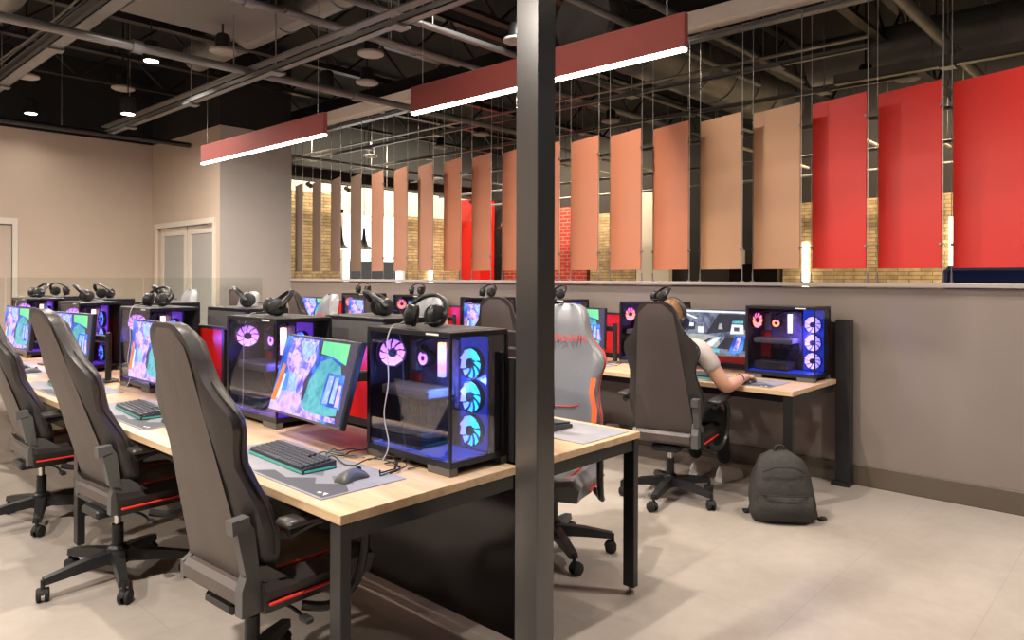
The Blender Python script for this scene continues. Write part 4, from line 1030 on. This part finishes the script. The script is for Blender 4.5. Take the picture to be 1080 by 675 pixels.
# ================================================================== BACKPACK
def make_backpack():
    t = thing('backpack', 'black fabric backpack slumped on the floor by the half wall desk', 'backpack', (4.30, 1.755, 0), math.radians(215))
    rows = []; N = 24; rr = random.Random(3)
    for i in range(13):
        a = i/12; z = .006+.40*a
        wx = .195*(1-.10*a-.42*a**4) if i < 12 else .05; dy = .105*(1-.25*a-.45*a**4) if i < 12 else .03
        if i == 0: wx *= .88; dy *= .85
        lean = -.045*a*a
        r = []
        for j in range(N):
            th = 2*PI*j/N; c, s = math.cos(th), math.sin(th)
            e = .62; cx = abs(c)**e*(1 if c > 0 else -1); sy = abs(s)**e*(1 if s > 0 else -1)
            k = 1+.035*math.sin(5*th+9*a)+.025*math.sin(11*th-14*a)+rr.uniform(-.012, .012)
            r.append((cx*dy*k*1.0+lean, sy*wx*k, z+.008*math.sin(3*th)*a))
        rows.append(r)
    MB().grid(rows, closed_u=True, caps=True).build('bag_body', 'backpack', t, 70)
    rows = []
    for i in range(7):
        a = i/6; z = .02+.15*a
        rows.append([(.092+.045*math.sin(PI*min(.95, a*.9+.08))*math.cos(u*1.35)**.5,   .155*u, z) for u in [-1+2*j/10 for j in range(11)]])
    MB().grid([r for r in rows]).build('front_pocket', 'backpack', t, 70)
    MB().tube(smooth_pts([(.10, -.125, .175), (.128, -.06, .178), (.13, .06, .178), (.10, .125, .175)]), .004, 6).build('zipper', 'strap', t)
    MB().tube(smooth_pts([(.06, -.12, .30), (.085, -.05, .335), (.085, .05, .335), (.06, .12, .30)]), .004, 6).build('zipper', 'strap', t)
    MB().tube(smooth_pts([(-.06, -.03, .385), (-.06, -.02, .43), (-.06, .02, .43), (-.06, .03, .385)]), .008, 8).build('grab_handle', 'strap', t)
    for s in (-1, 1):
        MB().tube(smooth_pts([(-.11, s*.06, .34), (-.15, s*.09, .22), (-.14, s*.11, .08), (-.13, s*.15, .015), (-.10, s*.20, .012)]), .012, 8, sx=1.6).build('shoulder_strap', 'strap', t)
    MB().tube(smooth_pts([(-.02, .16, .03), (-.03, .21, .012), (.0, .235, .012), (-.04, .25, .010)]), .008, 8).box((-.06, .235, .002), (-.02, .27, .014), bev=.004).build('side_strap', 'strap', t)
    return t
make_backpack()

# ================================================================== PERSON
def skin_obj(name, verts, edges, radii, m, parent, sub=2, root=0):
    me = bpy.data.meshes.new(name); me.from_pydata([tuple(v) for v in verts], edges, []); me.materials.append(MATS[m])
    o = bpy.data.objects.new(name, me); COL.objects.link(o)
    md = o.modifiers.new('skin', 'SKIN'); md.use_smooth_shade = True
    for i, r in enumerate(radii):
        sv = me.skin_vertices[0].data[i]; sv.radius = (r, r) if not isinstance(r, tuple) else r; sv.use_root = (i == root)
    s2 = o.modifiers.new('sub', 'SUBSURF'); s2.levels = sub; s2.render_levels = sub
    dg = bpy.context.evaluated_depsgraph_get(); m2 = bpy.data.meshes.new_from_object(o.evaluated_get(dg))
    bpy.data.objects.remove(o); m2.name = name
    o = bpy.data.objects.new(name, m2); COL.objects.link(o)
    if parent: o.parent = parent
    m2.polygons.foreach_set('use_smooth', [True]*len(m2.polygons))
    return o
P = thing('person', 'person in a pale t-shirt and headset seated in dark gaming chair, hand on the mouse', 'person', (4.18, 2.42, 0))
# joints are in world coordinates relative to (4.18, 2.42, 0)
O = Vector((4.18, 2.42, 0))
def W3(x, y, z): return Vector((x, y, z))-O
hip = W3(4.27, 2.47, .58); spine1 = W3(4.25, 2.47, .70); spine2 = W3(4.21, 2.46, .84); chest = W3(4.19, 2.45, .965); neck = W3(4.19, 2.45, 1.06); head0 = W3(4.205, 2.45, 1.13)
shR = W3(4.205, 2.245, 1.01); elR = W3(4.31, 2.125, .755); wrR = W3(4.545, 2.125, .792)
shL = W3(4.19, 2.63, .995); elL = W3(4.26, 2.70, .80); wrL = W3(4.53, 2.64, .79)
# bare body: arms, neck, hands
V = [chest, neck, head0, shR, shR.lerp(elR, .5), elR, elR.lerp(wrR, .35), wrR, shL, shL.lerp(elL, .5), elL, elL.lerp(wrL, .35), wrL]
Ee = [(0, 1), (1, 2), (0, 3), (3, 4), (4, 5), (5, 6), (6, 7), (0, 8), (8, 9), (9, 10), (10, 11), (11, 12)]
Rr = [.09, .055, .05, .06, .054, .048, .049, .029, .055, .047, .041, .043, .026]
def hand(V, Ee, Rr, wi, wr, fwd, side, curl=.5):
    """palm then five fingers; fwd: pointing, side: thumb side"""
    fwd = fwd.normalized(); side = side.normalized(); dn = Vector((0, 0, -1))
    b = len(V); V.append(wr+fwd*.045+Vector((0, 0, .006))); Rr.append((.020, .034)); Ee.append((wi, b))
    for k, (o_, L) in enumerate(((.030, .070), (.010, .078), (-.011, .073), (-.031, .058))):
        base = wr+fwd*.085+side*o_+Vector((0, 0, .006)); i0 = len(V)
        V += [base, base+fwd*L*.45+dn*.004, base+fwd*L*.78+dn*.014*curl*2, base+fwd*L*.98+dn*.028*curl*2]; Rr += [.0105, .0088, .008, .0068]
        Ee += [(b, i0), (i0, i0+1), (i0+1, i0+2), (i0+2, i0+3)]
    i0 = len(V); V += [wr+fwd*.040+side*.036, wr+fwd*.075+side*.052+dn*.008, wr+fwd*.10+side*.054+dn*.016]; Rr += [.012, .010, .0085]; Ee += [(b, i0), (i0, i0+1), (i0+1, i0+2)]
hand(V, Ee, Rr, 7, wrR, Vector((1, -.02, -.02)), Vector((0, 1, 0)), .6)
hand(V, Ee, Rr, 12, wrL, Vector((1, -.1, -.05)), Vector((0, -1, 0)), .5)
body = skin_obj('body', V, Ee, Rr, 'skin', P, 2)
# head
def head_mesh():
    rows = []; N = 28
    prof = [(-.115, .030, .035, .012), (-.105, .046, .055, .012), (-.08, .056, .074, .010), (-.05, .064, .086, .006), (-.015, .070, .095, .0), (.02, .075, .100, -.004), (.055, .076, .100, -.008), (.085, .067, .088, -.010), (.108, .048, .062, -.012), (.122, .022, .028, -.012)]
    for z, ry, rx, ox in prof:
        r = []
        for j in range(N):
            th = 2*PI*j/N; x = rx*math.cos(th); y = ry*math.sin(th)
            if math.cos(th) > .93 and -.06 < z < .03: x += .018*(1-abs(z+.02)/.05 if abs(z+.02) < .05 else 0)
            if math.cos(th) > 0: x *= .96
            r.append((x+ox, y, z))
        rows.append(r)
    b = MB().grid(rows, closed_u=True, caps=True)
    for s in (-1, 1): b.lathe((-.005, s*.072, -.01), (0, s, 0), [(.022, -.004), (.030, .004), (.026, .012), (.012, .012)], 14)
    return b
hd = Matrix.Translation(W3(4.21, 2.45, 1.180)) @ Matrix.Rotation(math.radians(-8), 4, 'Z') @ Matrix.Rotation(math.radians(4), 4, 'Y')
h = head_mesh().build('head', 'skin', P, 60); h.matrix_local = hd
f = MB()
for s in (-1, 1): f.lathe((.083, s*.030, .012), (1, 0, 0), [(.011, -.004), (.010, .003), (.004, .006)], 12)
f.build('eyes', 'shoe_sole', h)
MB().tube([(.086, -.022, -.058), (.093, 0, -.056), (.086, .022, -.058)], .006, 8).build('mouth', 'logo_red', h)
rows = []; N = 30; rr = random.Random(5)
for i in range(12):
    a = i/11; ph = PI*.02+a*PI*.70
    r = []
    for j in range(N):
        th = 2*PI*j/N; c = math.cos(th); lim = ph
        if c > .3: lim = min(ph, PI*.33+.10*(1-c))
        if abs(math.sin(th)) > .85: lim = min(ph, PI*.50)
        k = 1.12+.03*math.sin(9*th+5*a)+rr.uniform(-.012, .012)
        R3 = (.103*k, .080*k, .122*k)
        r.append((-.008+R3[0]*math.sin(lim)*c, R3[1]*math.sin(lim)*math.sin(th), .008+R3[2]*math.cos(lim)))
    rows.append(r)
MB().grid([r[::-1] for r in rows], closed_u=True).build('hair', 'hair', P, 80).matrix_local = hd
# worn headset
HT = thing('headset', 'black headset worn by the seated person', 'headset', tuple(W3(4.21, 2.45, 1.180)+O), math.radians(-8))
for s in (-1, 1):
    MB().lathe((0, s*.084, -.012), (0, s, 0), [(.034, -.008), (.043, -.004), (.044, .014), (.034, .026), (.014, .028)], 22).build('ear_cup', 'plastic_black', HT)
MB().tube([(0, .098*math.cos(q), .02+.125*math.sin(q)) for q in [PI*i/16 for i in range(17)]], .008, 8, sx=1.7).build('headband', 'plastic_black', HT)
MB().tube(smooth_pts([(.02, .10, -.03), (.07, .095, -.06), (.10, .05, -.07)]), .003, 6).build('microphone', 'plastic_black', HT)
# t-shirt
V = [hip, spine1, spine2, chest, neck+Vector((-.01, 0, -.035)), shR, shR.lerp(elR, .30), shR.lerp(elR, .60), shL, shL.lerp(elL, .28), shL.lerp(elL, .52)]
Ee = [(0, 1), (1, 2), (2, 3), (3, 4), (3, 5), (5, 6), (6, 7), (3, 8), (8, 9), (9, 10)]
skin_obj('t_shirt', V, Ee, [(.115, .15), (.105, .135), (.105, .14), (.095, .135), .055, .075, .068, .068, .075, .068, .068], 'shirt', P, 2)
# trousers
knR = W3(4.58, 2.32, .545); anR = W3(4.86, 2.40, .13); knL = W3(4.57, 2.60, .545); anL = W3(4.86, 2.62, .13)
hR = W3(4.28, 2.38, .56); hL = W3(4.28, 2.56, .56)
V = [hip+Vector((0, 0, -.01)), hR, hR.lerp(knR, .55), knR, knR.lerp(anR, .4), anR, hL, hL.lerp(knL, .55), knL, knL.lerp(anL, .4), anL]
Ee = [(0, 1), (1, 2), (2, 3), (3, 4), (4, 5), (0, 6), (6, 7), (7, 8), (8, 9), (9, 10)]
skin_obj('trousers', V, Ee, [.12, .095, .082, .066, .062, .050, .095, .082, .066, .062, .050], 'jeans', P, 2)
def shoe(name, an, a):
    rows = []
    for x, wd, h in ((-.07, .026, .07), (-.055, .034, .085), (-.01, .038, .088), (.05, .040, .066), (.11, .045, .050), (.16, .040, .040), (.19, .022, .028)):
        rows.append([(x, wd*math.cos(q), .02+h*max(0, math.sin(q))) for q in [PI*j/12 for j in range(13)]]+[(x, -wd, .012), (x, wd, .012)])
    o = MB().grid([r for r in rows], closed_u=True, caps=True).build('shoe', 'shoe', P, 60, loc=(an.x, an.y, 0), rot=(0, 0, a))
    MB().prism([(-.078, -.03), (-.06, -.038), (.05, -.042), (.12, -.049), (.17, -.042), (.198, -.018), (.198, .018), (.17, .042), (.12, .049), (.05, .042), (-.06, .038), (-.078, .03)], .026, 'z', .0).build('sole', 'shoe_sole', o, 0)
shoe('shoe', anR, -.15); shoe('shoe', anL, .1)
# bracelet
MB().tube([(wrR.x-.035+.004*math.sin(q), wrR.y+.030*math.cos(q), wrR.z+.030*math.sin(q)) for q in [2*PI*i/16 for i in range(16)]], .004, 6, closed=True).build('bracelet', 'strap', P)
